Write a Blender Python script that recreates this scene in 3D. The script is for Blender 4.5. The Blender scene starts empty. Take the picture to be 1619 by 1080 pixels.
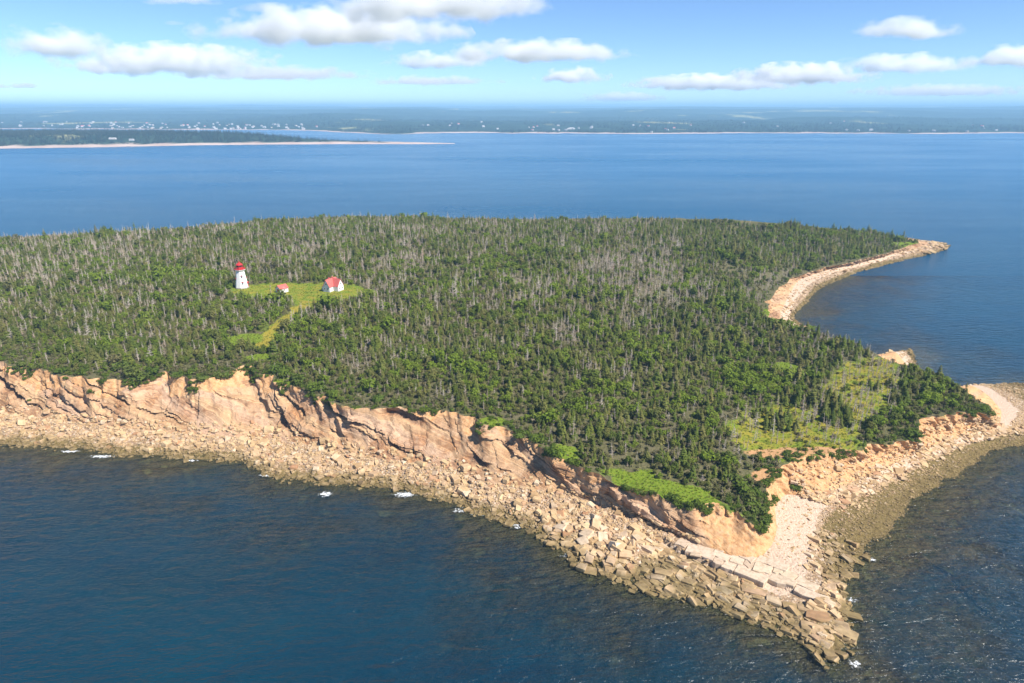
import bpy, bmesh, math, random
import numpy as np
from mathutils import Vector, Matrix, geometry

# ------------------------------------------------------------------ camera, sky, sun, exposure
sc = bpy.context.scene
R = math.radians
CAM_H = 105.0                 # drone height above the sea, metres
FPX = 1079.0                  # focal length for a 1619 px wide frame
PITCH = math.atan(370.0 / FPX)
cam = bpy.data.cameras.new("camera")
cam.sensor_width = 36.0
cam.lens = 36.0 * FPX / 1619.0
cam.clip_start = 1.0
cam.clip_end = 200000.0
cam_ob = bpy.data.objects.new("camera", cam)
cam_ob.location = (0, 0, CAM_H)
cam_ob.rotation_euler = (math.pi / 2 - PITCH, 0, 0)
sc.collection.objects.link(cam_ob)
sc.camera = cam_ob

SUN_AZ = R(123.0)             # clockwise from +Y (the view direction): behind the camera, to the right
SUN_EL = R(47.0)
world = bpy.data.worlds.new("World")
sc.world = world
world.use_nodes = True
wn = world.node_tree
wn.nodes.clear()
wsky = wn.nodes.new("ShaderNodeTexSky")
wsky.sky_type = 'NISHITA'
wsky.sun_disc = False
wsky.sun_elevation = SUN_EL
wsky.sun_rotation = SUN_AZ
wsky.altitude = 1600.0
wsky.air_density = 0.75
wsky.dust_density = 0.0
wsky.ozone_density = 7.0
wbg = wn.nodes.new("ShaderNodeBackground")
wbg.inputs["Strength"].default_value = 0.098
wout = wn.nodes.new("ShaderNodeOutputWorld")
wn.links.new(wsky.outputs[0], wbg.inputs[0])
wn.links.new(wbg.outputs[0], wout.inputs[0])

sun = bpy.data.lights.new("sun", 'SUN')
sun.energy = 4.8
sun.angle = R(0.5)
sun.color = (1.0, 0.95, 0.87)
sun_ob = bpy.data.objects.new("sun", sun)
to_sun = Vector((math.sin(SUN_AZ) * math.cos(SUN_EL), math.cos(SUN_AZ) * math.cos(SUN_EL), math.sin(SUN_EL)))
sun_ob.rotation_euler = to_sun.to_track_quat('Z', 'Y').to_euler()
sun_ob.location = (0, 0, 400)
sc.collection.objects.link(sun_ob)

sc.view_settings.view_transform = 'Standard'
sc.view_settings.look = 'None'
sc.view_settings.exposure = 0.82
sc.view_settings.gamma = 1.0
sc.cycles.volume_bounces = 16
sc.cycles.max_bounces = 18
sc.cycles.diffuse_bounces = 3
sc.cycles.glossy_bounces = 3
sc.cycles.transparent_max_bounces = 12
sc.cycles.sample_clamp_indirect = 6.0
sc.cycles.volume_max_steps = 256

# ------------------------------------------------------------------ helpers
rng = np.random.default_rng(7)
random.seed(7)
CP, SP = math.cos(PITCH), math.sin(PITCH)
COL = sc.collection


def at(u, v, z=0.0):
    """ground point (metres) seen at survey position u,v of the photograph, at height z"""
    a = (v - 540.0) / FPX
    dy, dz = CP + 0 * a - a * SP, -SP - a * CP
    t = (CAM_H - z) / -dz
    return ((u - 809.5) / FPX * t, dy * t)


def link(o, parent=None):
    COL.objects.link(o)
    if parent is not None:
        o.parent = parent
    return o


def tag(o, label=None, cat=None, group=None, kind=None):
    if label: o["label"] = label
    if cat: o["category"] = cat
    if group: o["group"] = group
    if kind: o["kind"] = kind
    return o


def mesh_np(name, verts, faces, mats=(), smooth=False, attrs=None):
    me = bpy.data.meshes.new(name)
    me.from_pydata([tuple(v) for v in verts] if not isinstance(verts, np.ndarray) else verts.tolist(), [],
                   faces.tolist() if isinstance(faces, np.ndarray) else faces)
    for m in mats:
        me.materials.append(m)
    if smooth:
        me.polygons.foreach_set("use_smooth", np.ones(len(me.polygons), bool))
    for k, a in (attrs or {}).items():
        a = np.asarray(a, np.float32)
        if a.ndim == 1:
            at_ = me.attributes.new(k, 'FLOAT', 'POINT')
            at_.data.foreach_set("value", a)
        else:
            at_ = me.attributes.new(k, 'FLOAT_COLOR', 'POINT')
            at_.data.foreach_set("color", np.concatenate([a, np.ones((len(a), 1), np.float32)], 1).ravel())
    me.update()
    return me


def hash3(ix, iy, iz, seed):
    h = (ix * 374761393 + iy * 668265263 + iz * 2147483647 + seed * 1274126177) & 0xFFFFFFFF
    h = ((h ^ (h >> 13)) * 1274126177) & 0xFFFFFFFF
    h = h ^ (h >> 16)
    return (h & 0xFFFFFF) / float(0xFFFFFF)


def vnoise(x, y, z=0.0, seed=0):
    x, y, z = np.broadcast_arrays(np.asarray(x, float), np.asarray(y, float), np.asarray(z, float))
    xi, yi, zi = np.floor(x).astype(np.int64), np.floor(y).astype(np.int64), np.floor(z).astype(np.int64)
    fx, fy, fz = x - xi, y - yi, z - zi
    fx, fy, fz = fx * fx * (3 - 2 * fx), fy * fy * (3 - 2 * fy), fz * fz * (3 - 2 * fz)
    out = 0
    for a in (0, 1):
        for b in (0, 1):
            for c in (0, 1):
                w = (fx if a else 1 - fx) * (fy if b else 1 - fy) * (fz if c else 1 - fz)
                out = out + w * hash3(xi + a, yi + b, zi + c, seed)
    return out * 2 - 1


def fbm(x, y, z=0.0, seed=0, oct=4, gain=0.5):
    s, amp, f, tot = 0, 1.0, 1.0, 0
    for o in range(oct):
        s = s + amp * vnoise(np.asarray(x) * f, np.asarray(y) * f, np.asarray(z) * f, seed + o * 17)
        tot += amp
        amp *= gain
        f *= 2.03
    return s / tot


def smooth(a, b, x):
    t = np.clip((np.asarray(x, float) - a) / (b - a), 0, 1)
    return t * t * (3 - 2 * t)


def inside(poly, x, y):
    poly = np.asarray(poly)
    x, y = np.asarray(x, float), np.asarray(y, float)
    c = np.zeros(x.shape, bool)
    n = len(poly)
    for i in range(n):
        x0, y0 = poly[i]
        x1, y1 = poly[(i + 1) % n]
        if y0 == y1:
            continue
        cond = ((y0 > y) != (y1 > y)) & (x < (x1 - x0) * (y - y0) / (y1 - y0) + x0)
        c ^= cond
    return c


def dist_poly(poly, x, y, closed=True):
    poly = np.asarray(poly)
    x, y = np.asarray(x, float), np.asarray(y, float)
    d = np.full(x.shape, 1e18)
    n = len(poly)
    for i in range(n if closed else n - 1):
        ax, ay = poly[i]
        bx, by = poly[(i + 1) % n]
        vx, vy = bx - ax, by - ay
        L = vx * vx + vy * vy + 1e-12
        t = np.clip(((x - ax) * vx + (y - ay) * vy) / L, 0, 1)
        np.minimum(d, (x - ax - t * vx) ** 2 + (y - ay - t * vy) ** 2, out=d)
    return np.sqrt(d)


# ---- material helper
def mat(name):
    m = bpy.data.materials.new(name)
    m.use_nodes = True
    nt = m.node_tree
    nt.nodes.clear()
    out = nt.nodes.new("ShaderNodeOutputMaterial")
    return m, nt, out


class NT:
    def __init__(self, nt): self.nt = nt
    def n(self, t, **kw):
        nd = self.nt.nodes.new("ShaderNode" + t)
        for k, v in kw.items():
            if k in nd.inputs.keys():
                self.set(nd.inputs[k], v)
            else:
                setattr(nd, k, v)
        return nd
    def set(self, sock, v):
        if isinstance(v, bpy.types.NodeSocket):
            self.nt.links.new(v, sock)
        elif isinstance(v, bpy.types.Node):
            self.nt.links.new(v.outputs[0], sock)
        else:
            if isinstance(v, tuple) and len(v) == 3 and sock.type == 'RGBA':
                v = v + (1.0,)
            sock.default_value = v
    def math(self, op, a, b=0.0, c=None, clamp=False):
        nd = self.nt.nodes.new("ShaderNodeMath")
        nd.operation = op
        nd.use_clamp = clamp
        self.set(nd.inputs[0], a)
        self.set(nd.inputs[1], b)
        if c is not None: self.set(nd.inputs[2], c)
        return nd.outputs[0]
    def mix(self, fac, a, b, blend='MIX'):
        nd = self.nt.nodes.new("ShaderNodeMix")
        nd.data_type = 'RGBA'
        nd.blend_type = blend
        self.set(nd.inputs[0], fac)
        self.set(nd.inputs[6], a)
        self.set(nd.inputs[7], b)
        return nd.outputs[2]
    def ramp(self, fac, stops, interp='LINEAR'):
        nd = self.nt.nodes.new("ShaderNodeValToRGB")
        cr = nd.color_ramp
        cr.interpolation = interp
        while len(cr.elements) < len(stops):
            cr.elements.new(0.5)
        for e, (p, c) in zip(cr.elements, stops):
            e.position = p
            e.color = (c, c, c, 1) if isinstance(c, (int, float)) else tuple(c) + (1,)
        self.set(nd.inputs[0], fac)
        return nd.outputs[0]
    def noise(self, scale, detail=4.0, rough=0.55, vec=None, dist=0.0):
        nd = self.nt.nodes.new("ShaderNodeTexNoise")
        nd.inputs["Scale"].default_value = scale
        nd.inputs["Detail"].default_value = detail
        nd.inputs["Roughness"].default_value = rough
        nd.inputs["Distortion"].default_value = dist
        if vec is not None: self.set(nd.inputs["Vector"], vec)
        return nd.outputs[0]
    def obj(self):
        return self.nt.nodes.new("ShaderNodeTexCoord").outputs["Object"]
    def pos(self):
        return self.nt.nodes.new("ShaderNodeNewGeometry").outputs["Position"]
    def mapping(self, vec, scale=(1, 1, 1), rot=(0, 0, 0)):
        nd = self.nt.nodes.new("ShaderNodeMapping")
        self.set(nd.inputs["Vector"], vec)
        nd.inputs["Scale"].default_value = scale
        nd.inputs["Rotation"].default_value = rot
        return nd.outputs[0]
    def attr(self, name, out="Color"):
        nd = self.nt.nodes.new("ShaderNodeAttribute")
        nd.attribute_name = name
        return nd.outputs[out]
    def bump(self, h, strength=0.5, dist=0.1):
        nd = self.nt.nodes.new("ShaderNodeBump")
        nd.inputs["Strength"].default_value = strength
        nd.inputs["Distance"].default_value = dist
        self.set(nd.inputs["Height"], h)
        return nd.outputs[0]
    def bsdf(self, color, rough=0.85, normal=None, spec=0.2, **kw):
        nd = self.nt.nodes.new("ShaderNodeBsdfPrincipled")
        self.set(nd.inputs["Base Color"], color)
        self.set(nd.inputs["Roughness"], rough)
        self.set(nd.inputs["Specular IOR Level"], spec)
        if normal is not None: self.set(nd.inputs["Normal"], normal)
        for k, v in kw.items():
            self.set(nd.inputs[k], v)
        return nd.outputs[0]


def simple_mat(name, color, rough=0.7, var=0.25, scale=1.5, bump=0.0):
    m, nt, out = mat(name)
    k = NT(nt)
    nz = k.noise(scale, 5, 0.6, k.obj())
    c = k.mix(k.ramp(nz, [(0.3, 0.0), (0.7, 1.0)]), tuple(x * (1 - var) for x in color), tuple(min(1, x * (1 + var * 0.5)) for x in color))
    nr = k.bump(nz, bump, 0.05) if bump else None
    nt.links.new(k.bsdf(c, rough, nr), out.inputs[0])
    return m


# ------------------------------------------------------------------ coast survey: matched stations (water edge, cliff foot, cliff top)
# (W u,v) (B u,v,z) (T u,v,z) platform-ness, sand start (fraction of the shore that is pale sand, from the cliff foot down)
ST = [
    ((-160, 690), (-160, 632, 3), (-160, 560, 16.5), 0, .0),
    ((0, 700), (0, 652, 3), (0, 572, 16.5), 0, .0),
    ((100, 708), (100, 665, 3), (80, 592, 16), 0, .0),
    ((180, 718), (190, 676, 3), (180, 600, 16), 0, .0),
    ((280, 722), (270, 684, 3), (255, 592, 16.5), 0, .0),
    ((380, 733), (360, 690, 3), (330, 600, 16.5), 0, .0),
    ((450, 757), (430, 694, 3), (395, 580, 17), 0, .0),
    ((520, 765), (500, 706, 3), (470, 618, 16), 0, .0),
    ((600, 770), (580, 722, 3), (550, 640, 15), 0, .0),
    ((660, 782), (650, 732, 3), (625, 645, 15), 0, .0),
    ((730, 800), (710, 742, 3), (695, 648, 14.5), 0, .0),
    ((790, 822), (770, 762, 3), (755, 662, 14), 0, .0),
    ((840, 836), (830, 772, 3), (800, 685, 13), 0, .0),
    ((880, 866), (895, 780, 3), (850, 705, 12.5), .1, .0),
    ((940, 900), (950, 797, 3), (930, 745, 11), .2, .0),
    ((1010, 925), (1010, 815, 2.8), (985, 772, 10), .4, .0),
    ((1070, 942), (1065, 842, 2.6), (1040, 788, 10), .7, .0),
    ((1130, 950), (1110, 862, 2.5), (1090, 792, 10), 1, .15),
    ((1190, 980), (1150, 874, 2.4), (1135, 800, 10), 1, .35),
    ((1250, 1000), (1180, 880, 2.4), (1165, 815, 9), 1, .45),
    ((1312, 1045), (1205, 876, 2.3), (1192, 830, 7.5), .9, .42),
    ((1335, 975), (1220, 862, 2.3), (1207, 842, 5), .7, .5),
    ((1330, 920), (1228, 838, 2.4), (1216, 820, 6), .3, .55),
    ((1365, 878), (1226, 802, 2.6), (1209, 790, 8), 0, .5),
    ((1395, 845), (1242, 782, 2.8), (1228, 752, 8.5), 0, .4),
    ((1430, 805), (1290, 785, 3), (1270, 728, 10), 0, .32),
    ((1470, 775), (1350, 762, 3), (1320, 718, 10), 0, .3),
    ((1500, 755), (1400, 740, 3), (1375, 708, 9), 0, .3),
    ((1530, 738), (1450, 715, 3), (1435, 692, 8.5), 0, .25),
    ((1560, 718), (1500, 697, 3), (1475, 662, 10), 0, .3),
    ((1592, 708), (1545, 682, 3), (1520, 648, 10), 0, .4),
    ((1700, 690), (1578, 672, 2.5), (1556, 653, 8.5), 0, .15),
    ((1850, 650), (1583, 650, 2.3), (1566, 646, 6), 0, .12),
    ((1740, 615), (1562, 625, 2.3), (1545, 630, 7.5), 0, .12),
    ((1600, 606), (1535, 609, 2.2), (1522, 616, 9), 0, .2),
    (None, None, (1490, 599, 9.5), 0, .3),
    (None, None, (1450, 581, 10), 0, .3),
    ((1440, 553), (1416, 557, 2), (1398, 567, 9), 0, .5),
    (None, None, (1362, 548, 10), 0, .5),
    (None, None, (1310, 530, 10.5), 0, .5),
    ((1256, 503), (1236, 506, 2), (1221, 510, 7), 0, .7),
    ((1272, 482), (1240, 482, 2.5), (1216, 485, 6.5), 0, .45),
    ((1288, 463), (1250, 462, 2.5), (1224, 463, 6), 0, .45),
    ((1310, 450), (1265, 442, 2.5), (1253, 440, 5.5), 0, .45),
    ((1350, 433), (1312, 426, 2.5), (1302, 423, 5.5), 0, .35),
    ((1400, 419), (1380, 411, 2.5), (1370, 409, 5.5), 0, .35),
    ((1450, 407), (1415, 401, 2.5), (1405, 399, 5), 0, .35),
    ((1497, 394), (1460, 389, 2.5), (1440, 387, 5), 0, .6),
    ((1492, 384), (1466, 383, 2.5), (1452, 382, 5), 0, .6),
]
Wp, Bp, Tp, prm = [], [], [], []
for w, b, t, pf, sd in ST:
    if w is None:             # far side of the headland: a steep bank falling away from the viewer
        tx_, ty_ = at(t[0], t[1], t[2])
        Wp.append((tx_ + 9.5, ty_ + 11.5, 0.0)); Bp.append((tx_ + 5, ty_ + 6.5, 2.0)); Tp.append((tx_, ty_, t[2])); prm.append((pf, sd))
        continue
    Wp.append(at(w[0], w[1], 0) + (0.0,))
    Bp.append(at(b[0], b[1], b[2]) + (b[2],))
    Tp.append(at(t[0], t[1], t[2]) + (t[2],))
    prm.append((pf, sd))
N_VIS = len(ST)
back = [(300, 568, 6), (250, 560, 12), (180, 570, 17), (80, 568, 18), (0, 565, 18), (-80, 572, 18), (-140, 580, 18), (-212, 548, 18), (-258, 510, 18),
        (-355, 484, 18), (-440, 455, 18), (-500, 400, 17), (-460, 330, 17), (-380, 285, 17), (-300, 262, 17)]
for i, (x, y, z) in enumerate(back):
    ox, oy = (0.3, 1) if i < 10 else ((-1, 0.1) if i < 12 else (-0.5, -0.9))
    Wp.append((x + ox * 26, y + oy * 26, 0)); Bp.append((x + ox * 11, y + oy * 11, 2.5)); Tp.append((x, y, z)); prm.append((0, .4))
Wp, Bp, Tp, prm = map(np.array, (Wp, Bp, Tp, prm))


def catmull(P, s):
    n = len(P)
    i = np.floor(s).astype(int)
    f = (s - i)[:, None]
    p0, p1, p2, p3 = P[(i - 1) % n], P[i % n], P[(i + 1) % n], P[(i + 2) % n]
    c = 0.5 * (2 * p1 + (p2 - p0) * f + (2 * p0 - 5 * p1 + 4 * p2 - p3) * f * f + (3 * p1 - p0 - 3 * p2 + p3) * f ** 3)
    l = p1 + (p2 - p1) * f
    return 0.55 * c + 0.45 * l


# sample positions along the loop: fine where the camera is near
svals = []
for i in range(len(Wp)):
    j = (i + 1) % len(Wp)
    L = max(np.linalg.norm(Wp[j] - Wp[i]), np.linalg.norm(Tp[j] - Tp[i]), np.linalg.norm(Bp[j] - Bp[i]))
    step = 0.42 if i < 31 else (1.2 if i < N_VIS else 8.0)
    if i == 31 or i == 32: step = 1.2
    n = max(2, int(L / step))
    svals += [i + k / n for k in range(n)]
svals = np.array(svals)
NS = len(svals)
W, B, T = catmull(Wp, svals), catmull(Bp, svals), catmull(Tp, svals)
PL, SD = catmull(prm, svals).clip(0, 1).T
# outward horizontal direction of the coast (from cliff top to water)
tan = np.roll(T, -9, 0) - np.roll(T, 9, 0) + np.roll(B, -9, 0) - np.roll(B, 9, 0)
out_n = np.stack([tan[:, 1], -tan[:, 0]], 1)
flip = np.sign(((W - T)[:, :2] * out_n).sum(1))
out_n = out_n / (np.linalg.norm(out_n, axis=1, keepdims=True) + 1e-9)
# loop orientation: the same side everywhere
if np.median(flip) < 0: out_n = -out_n
for _ in range(6):
    out_n = (np.roll(out_n, 3, 0) + out_n + np.roll(out_n, -3, 0)) / 3
out_n /= np.linalg.norm(out_n, axis=1, keepdims=True)
# ragged edges: gullies in the cliff top, an uneven waterline
near = smooth(34, 31, svals) + smooth(len(Wp) - 1, len(Wp), svals)
gul = fbm(T[:, 0] / 9, T[:, 1] / 9, 0, 3, 3) * 3.4 + fbm(T[:, 0] / 3, T[:, 1] / 3, 0, 5, 2) * 1.5
tipfade = 1 - 0.7 * smooth(19, 21, svals) * smooth(25, 23, svals)
T[:, :2] += out_n * (gul * tipfade * (0.35 + 0.65 * near.clip(0, 1)))[:, None]
W[:, :2] += out_n * ((fbm(W[:, 0] / 7, W[:, 1] / 7, 0, 8, 4) * 2.4) * (0.3 + .7 * near.clip(0, 1)))[:, None]
T[:, 2] += fbm(T[:, 0] / 6, T[:, 1] / 6, 0, 9, 3) * 0.8

T2 = T[:, :2]
W2 = W[:, :2]
Wc = W2[::3]          # coarser copies for distance queries
Tc = T2[::3]

# ---- island surface height inside the cliff-top line
ctrl = []
for u, v, z in [(383, 456, 20), (520, 460, 20), (470, 478, 19.5), (440, 505, 18.5), (200, 480, 19), (100, 420, 19.5), (300, 400, 20), (600, 420, 20),
                (800, 400, 20), (700, 480, 19), (900, 470, 17.5), (800, 560, 16), (1000, 560, 14.5), (1000, 430, 18), (1000, 370, 19.5), (600, 365, 19.5),
                (1150, 480, 14), (1150, 400, 17), (1200, 590, 10.5), (1300, 640, 9.5), (1250, 680, 9.5), (1400, 620, 10), (1100, 690, 11.5), (1250, 370, 13),
                (1120, 640, 12), (950, 690, 12.5), (350, 365, 19)]:
    ctrl.append(at(u, v, z) + (z,))
ctrl = np.array(ctrl)
IDP = np.concatenate([T[::6], ctrl])
IDW = np.concatenate([np.full(len(T[::6]), 0.12), np.full(len(ctrl), 2.0)])


def ground(x, y):
    x, y = np.asarray(x, float), np.asarray(y, float)
    shp = x.shape
    x, y = x.ravel(), y.ravel()
    z = np.empty(len(x))
    for k in range(0, len(x), 20000):
        dx = x[k:k + 20000, None] - IDP[None, :, 0]
        dy = y[k:k + 20000, None] - IDP[None, :, 1]
        w = IDW / (dx * dx + dy * dy + 4.0) ** 1.4
        z[k:k + 20000] = (w * IDP[None, :, 2]).sum(1) / w.sum(1)
    z += fbm(x / 25, y / 25, 0, 21, 3) * 0.5
    return z.reshape(shp)


# ------------------------------------------------------------------ materials of the setting
def m_ground():
    m, nt, out = mat("undergrowth_and_grass")
    k = NT(nt)
    p = k.pos()
    n1 = k.noise(0.25, 6, 0.65, p)
    n2 = k.noise(1.6, 5, 0.7, p)
    n3 = k.noise(0.06, 3, 0.5, p)
    under = k.ramp(n2, [(0.3, (0.05, 0.052, 0.022)), (0.5, (0.10, 0.098, 0.042)), (0.7, (0.20, 0.17, 0.09))])
    under = k.mix(k.ramp(n1, [(0.42, 0.0), (0.65, 0.6)]), under, (0.15, 0.125, 0.08))
    g = k.ramp(n2, [(0.28, (0.075, 0.13, 0.014)), (0.52, (0.15, 0.21, 0.02)), (0.75, (0.24, 0.24, 0.05))])
    gy = k.ramp(n2, [(0.25, (0.20, 0.18, 0.025)), (0.6, (0.31, 0.25, 0.04)), (0.8, (0.36, 0.29, 0.09))])
    gg = k.mix(k.ramp(k.math('ADD', k.attr("dry", "Fac"), k.math('MULTIPLY', k.math('SUBTRACT', n1, 0.5), 1.6)), [(0.35, 0.0), (0.75, 1.0)]), g, gy)
    fac = k.ramp(k.math('ADD', k.attr("grass", "Fac"), k.math('MULTIPLY', k.math('SUBTRACT', n2, 0.5), 1.3)), [(0.38, 0.0), (0.62, 1.0)])
    c = k.mix(fac, under, gg)
    soil = k.ramp(n2, [(0.3, (0.36, 0.19, 0.08)), (0.7, (0.55, 0.33, 0.17))])
    c = k.mix(k.ramp(k.math('ADD', k.attr("soil", "Fac"), k.math('MULTIPLY', k.math('SUBTRACT', n1, 0.5), 0.9)), [(0.4, 0.0), (0.6, 1.0)]), c, soil)
    h = k.math('ADD', k.math('MULTIPLY', n2, 0.6), n1)
    nt.links.new(k.bsdf(c, 0.95, k.bump(h, 0.7, 0.5), 0.05), out.inputs[0])
    return m


def m_cliff():
    m, nt, out = mat("bedded_sandstone")
    k = NT(nt)
    p = k.pos()
    # bedding coordinate: beds dip towards +X
    bed = k.attr("bed", "Fac")
    sep = nt.nodes.new("ShaderNodeSeparateXYZ")
    nt.links.new(p, sep.inputs[0])
    n1 = k.noise(0.12, 5, 0.6, p)
    n2 = k.noise(0.9, 6, 0.7, p)
    nv = k.noise(1.0, 5, 0.65, k.mapping(p, (0.9, 0.9, 0.10)))       # vertical streaks
    comb = nt.nodes.new("ShaderNodeCombineXYZ")
    k.set(comb.inputs[2], bed)
    nb = k.noise(1.1, 6, 0.75, comb.outputs[0])                        # bed by bed colour
    nbl = k.noise(0.22, 2, 0.5, comb.outputs[0])
    rock = k.ramp(nb, [(0.28, (0.27, 0.13, 0.065)), (0.40, (0.48, 0.28, 0.15)), (0.55, (0.57, 0.37, 0.20)), (0.75, (0.66, 0.43, 0.22))])
    pink = k.ramp(n2, [(0.3, (0.44, 0.27, 0.185)), (0.7, (0.60, 0.42, 0.30))])
    rock = k.mix(k.ramp(nbl, [(0.44, 0.0), (0.60, 0.6)]), rock, pink)
    # rust-stained and dark recessed bands belong to certain beds
    rust = k.ramp(n2, [(0.3, (0.25, 0.09, 0.035)), (0.7, (0.55, 0.26, 0.09))])
    rock = k.mix(k.math('MULTIPLY', k.ramp(n1, [(0.50, 0.0), (0.62, 1.0)]), k.ramp(nv, [(0.4, 0.25), (0.62, 0.95)])), rock, rust)
    rock = k.mix(k.ramp(nv, [(0.56, 0.0), (0.72, 0.45)]), rock, (0.70, 0.56, 0.40))
    dark = k.ramp(k.attr("shale", "Fac"), [(0.3, 0.0), (0.8, 0.85)])
    rock = k.mix(k.math('MULTIPLY', dark, k.ramp(n2, [(0.35, 0.4), (0.6, 1.0)])), rock, (0.125, 0.075, 0.055))
    crk = k.math('MULTIPLY', k.ramp(nb, [(0.44, 0.0), (0.475, 1.0), (0.50, 1.0), (0.53, 0.0)]), k.ramp(n1, [(0.42, 0.0), (0.60, 0.75)]))
    rock = k.mix(crk, rock, (0.20, 0.11, 0.065))                        # dark shale partings
    soil = k.ramp(n2, [(0.25, (0.42, 0.20, 0.075)), (0.5, (0.60, 0.33, 0.15)), (0.75, (0.68, 0.43, 0.23))])
    soil = k.mix(k.ramp(nv, [(0.45, 0.0), (0.7, 0.5)]), soil, (0.68, 0.47, 0.29))
    sf = k.ramp(k.math('ADD', k.attr("soil", "Fac"), k.math('MULTIPLY', k.math('SUBTRACT', n1, 0.5), 0.8)), [(0.35, 0.0), (0.6, 1.0)])
    c = k.mix(sf, rock, soil)
    c = k.mix(k.ramp(n2, [(0.30, 0.55), (0.44, 0.0)]), c, (0.24, 0.14, 0.085))
    veg = k.ramp(k.math('ADD', k.attr("veg", "Fac"), k.math('MULTIPLY', k.math('SUBTRACT', n2, 0.5), 1.1)), [(0.5, 0.0), (0.62, 1.0)])
    c = k.mix(veg, c, k.ramp(n2, [(0.3, (0.05, 0.085, 0.012)), (0.7, (0.14, 0.19, 0.03))]))
    h = k.math('ADD', k.math('MULTIPLY', n2, 0.7), k.math('MULTIPLY', nb, 1.3))
    nt.links.new(k.bsdf(c, 0.92, k.bump(h, 1.0, 0.6), 0.1), out.inputs[0])
    return m


def m_shore():
    m, nt, out = mat("shore_rubble_and_sand")
    k = NT(nt)
    p = k.pos()
    n1 = k.noise(0.18, 5, 0.6, p)
    n2 = k.noise(1.4, 6, 0.7, p)
    vor = nt.nodes.new("ShaderNodeTexVoronoi")
    vor.inputs["Scale"].default_value = 1.7
    k.set(vor.inputs["Vector"], p)
    vh = vor.outputs["Distance"]
    sepc = nt.nodes.new("ShaderNodeSeparateColor")
    nt.links.new(vor.outputs["Color"], sepc.inputs[0])
    stone = k.ramp(sepc.outputs[0], [(0.0, (0.30, 0.20, 0.12)), (0.4, (0.45, 0.31, 0.19)), (0.7, (0.56, 0.41, 0.27)), (1.0, (0.62, 0.50, 0.38))])
    stone = k.mix(k.ramp(vh, [(0.25, 0.0), (0.6, 0.55)]), stone, (0.16, 0.10, 0.06))
    weed = k.ramp(n2, [(0.3, (0.065, 0.048, 0.018)), (0.5, (0.16, 0.115, 0.042)), (0.75, (0.29, 0.21, 0.10))])
    wet = k.math('ADD', k.attr("wet", "Fac"), k.math('MULTIPLY', k.math('SUBTRACT', n1, 0.5), 0.7))
    c = k.mix(k.ramp(wet, [(0.35, 0.0), (0.65, 1.0)]), stone, weed)
    sand = k.ramp(n2, [(0.25, (0.40, 0.27, 0.18)), (0.5, (0.54, 0.40, 0.29)), (0.8, (0.61, 0.49, 0.38))])
    sf = k.ramp(k.math('ADD', k.attr("sand", "Fac"), k.math('MULTIPLY', k.math('SUBTRACT', n1, 0.5), 0.8)), [(0.42, 0.0), (0.58, 1.0)])
    c = k.mix(sf, c, sand)
    bed = k.ramp(n1, [(0.33, (0.06, 0.065, 0.035)), (0.47, (0.20, 0.135, 0.08)), (0.56, (0.085, 0.06, 0.035)), (0.68, (0.27, 0.21, 0.10))])
    c = k.mix(k.attr("under", "Fac"), c, bed)
    h = k.math('ADD', k.math('MULTIPLY', n2, 0.6), k.math('MULTIPLY', vh, -0.6))
    nt.links.new(k.bsdf(c, 0.9, k.bump(h, 0.8, 0.35), 0.15), out.inputs[0])
    return m


def m_rock(name="boulder_sandstone", stain=1.0):
    m, nt, out = mat(name)
    k = NT(nt)
    oi = nt.nodes.new("ShaderNodeObjectInfo")
    p = k.obj()
    n2 = k.noise(1.8, 5, 0.65, p)
    c = k.ramp(oi.outputs["Random"], [(0.0, (0.40, 0.26, 0.13)), (0.25, (0.55, 0.38, 0.20)), (0.5, (0.61, 0.44, 0.25)), (0.7, (0.50, 0.34, 0.20)), (0.85, (0.66, 0.53, 0.37)), (1.0, (0.42, 0.21, 0.10))])
    c = k.mix(k.ramp(n2, [(0.35, 0.5), (0.6, 0.0)]), c, (0.26, 0.17, 0.10))
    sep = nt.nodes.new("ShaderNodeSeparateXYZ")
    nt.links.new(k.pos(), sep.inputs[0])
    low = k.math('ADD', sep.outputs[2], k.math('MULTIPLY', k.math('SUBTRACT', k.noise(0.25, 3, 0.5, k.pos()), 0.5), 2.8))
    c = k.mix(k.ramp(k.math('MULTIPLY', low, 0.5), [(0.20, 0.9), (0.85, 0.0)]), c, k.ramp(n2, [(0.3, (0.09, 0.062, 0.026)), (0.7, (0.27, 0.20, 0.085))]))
    nt.links.new(k.bsdf(c, 0.88, k.bump(n2, 0.6, 0.2), 0.15), out.inputs[0])
    return m


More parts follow.
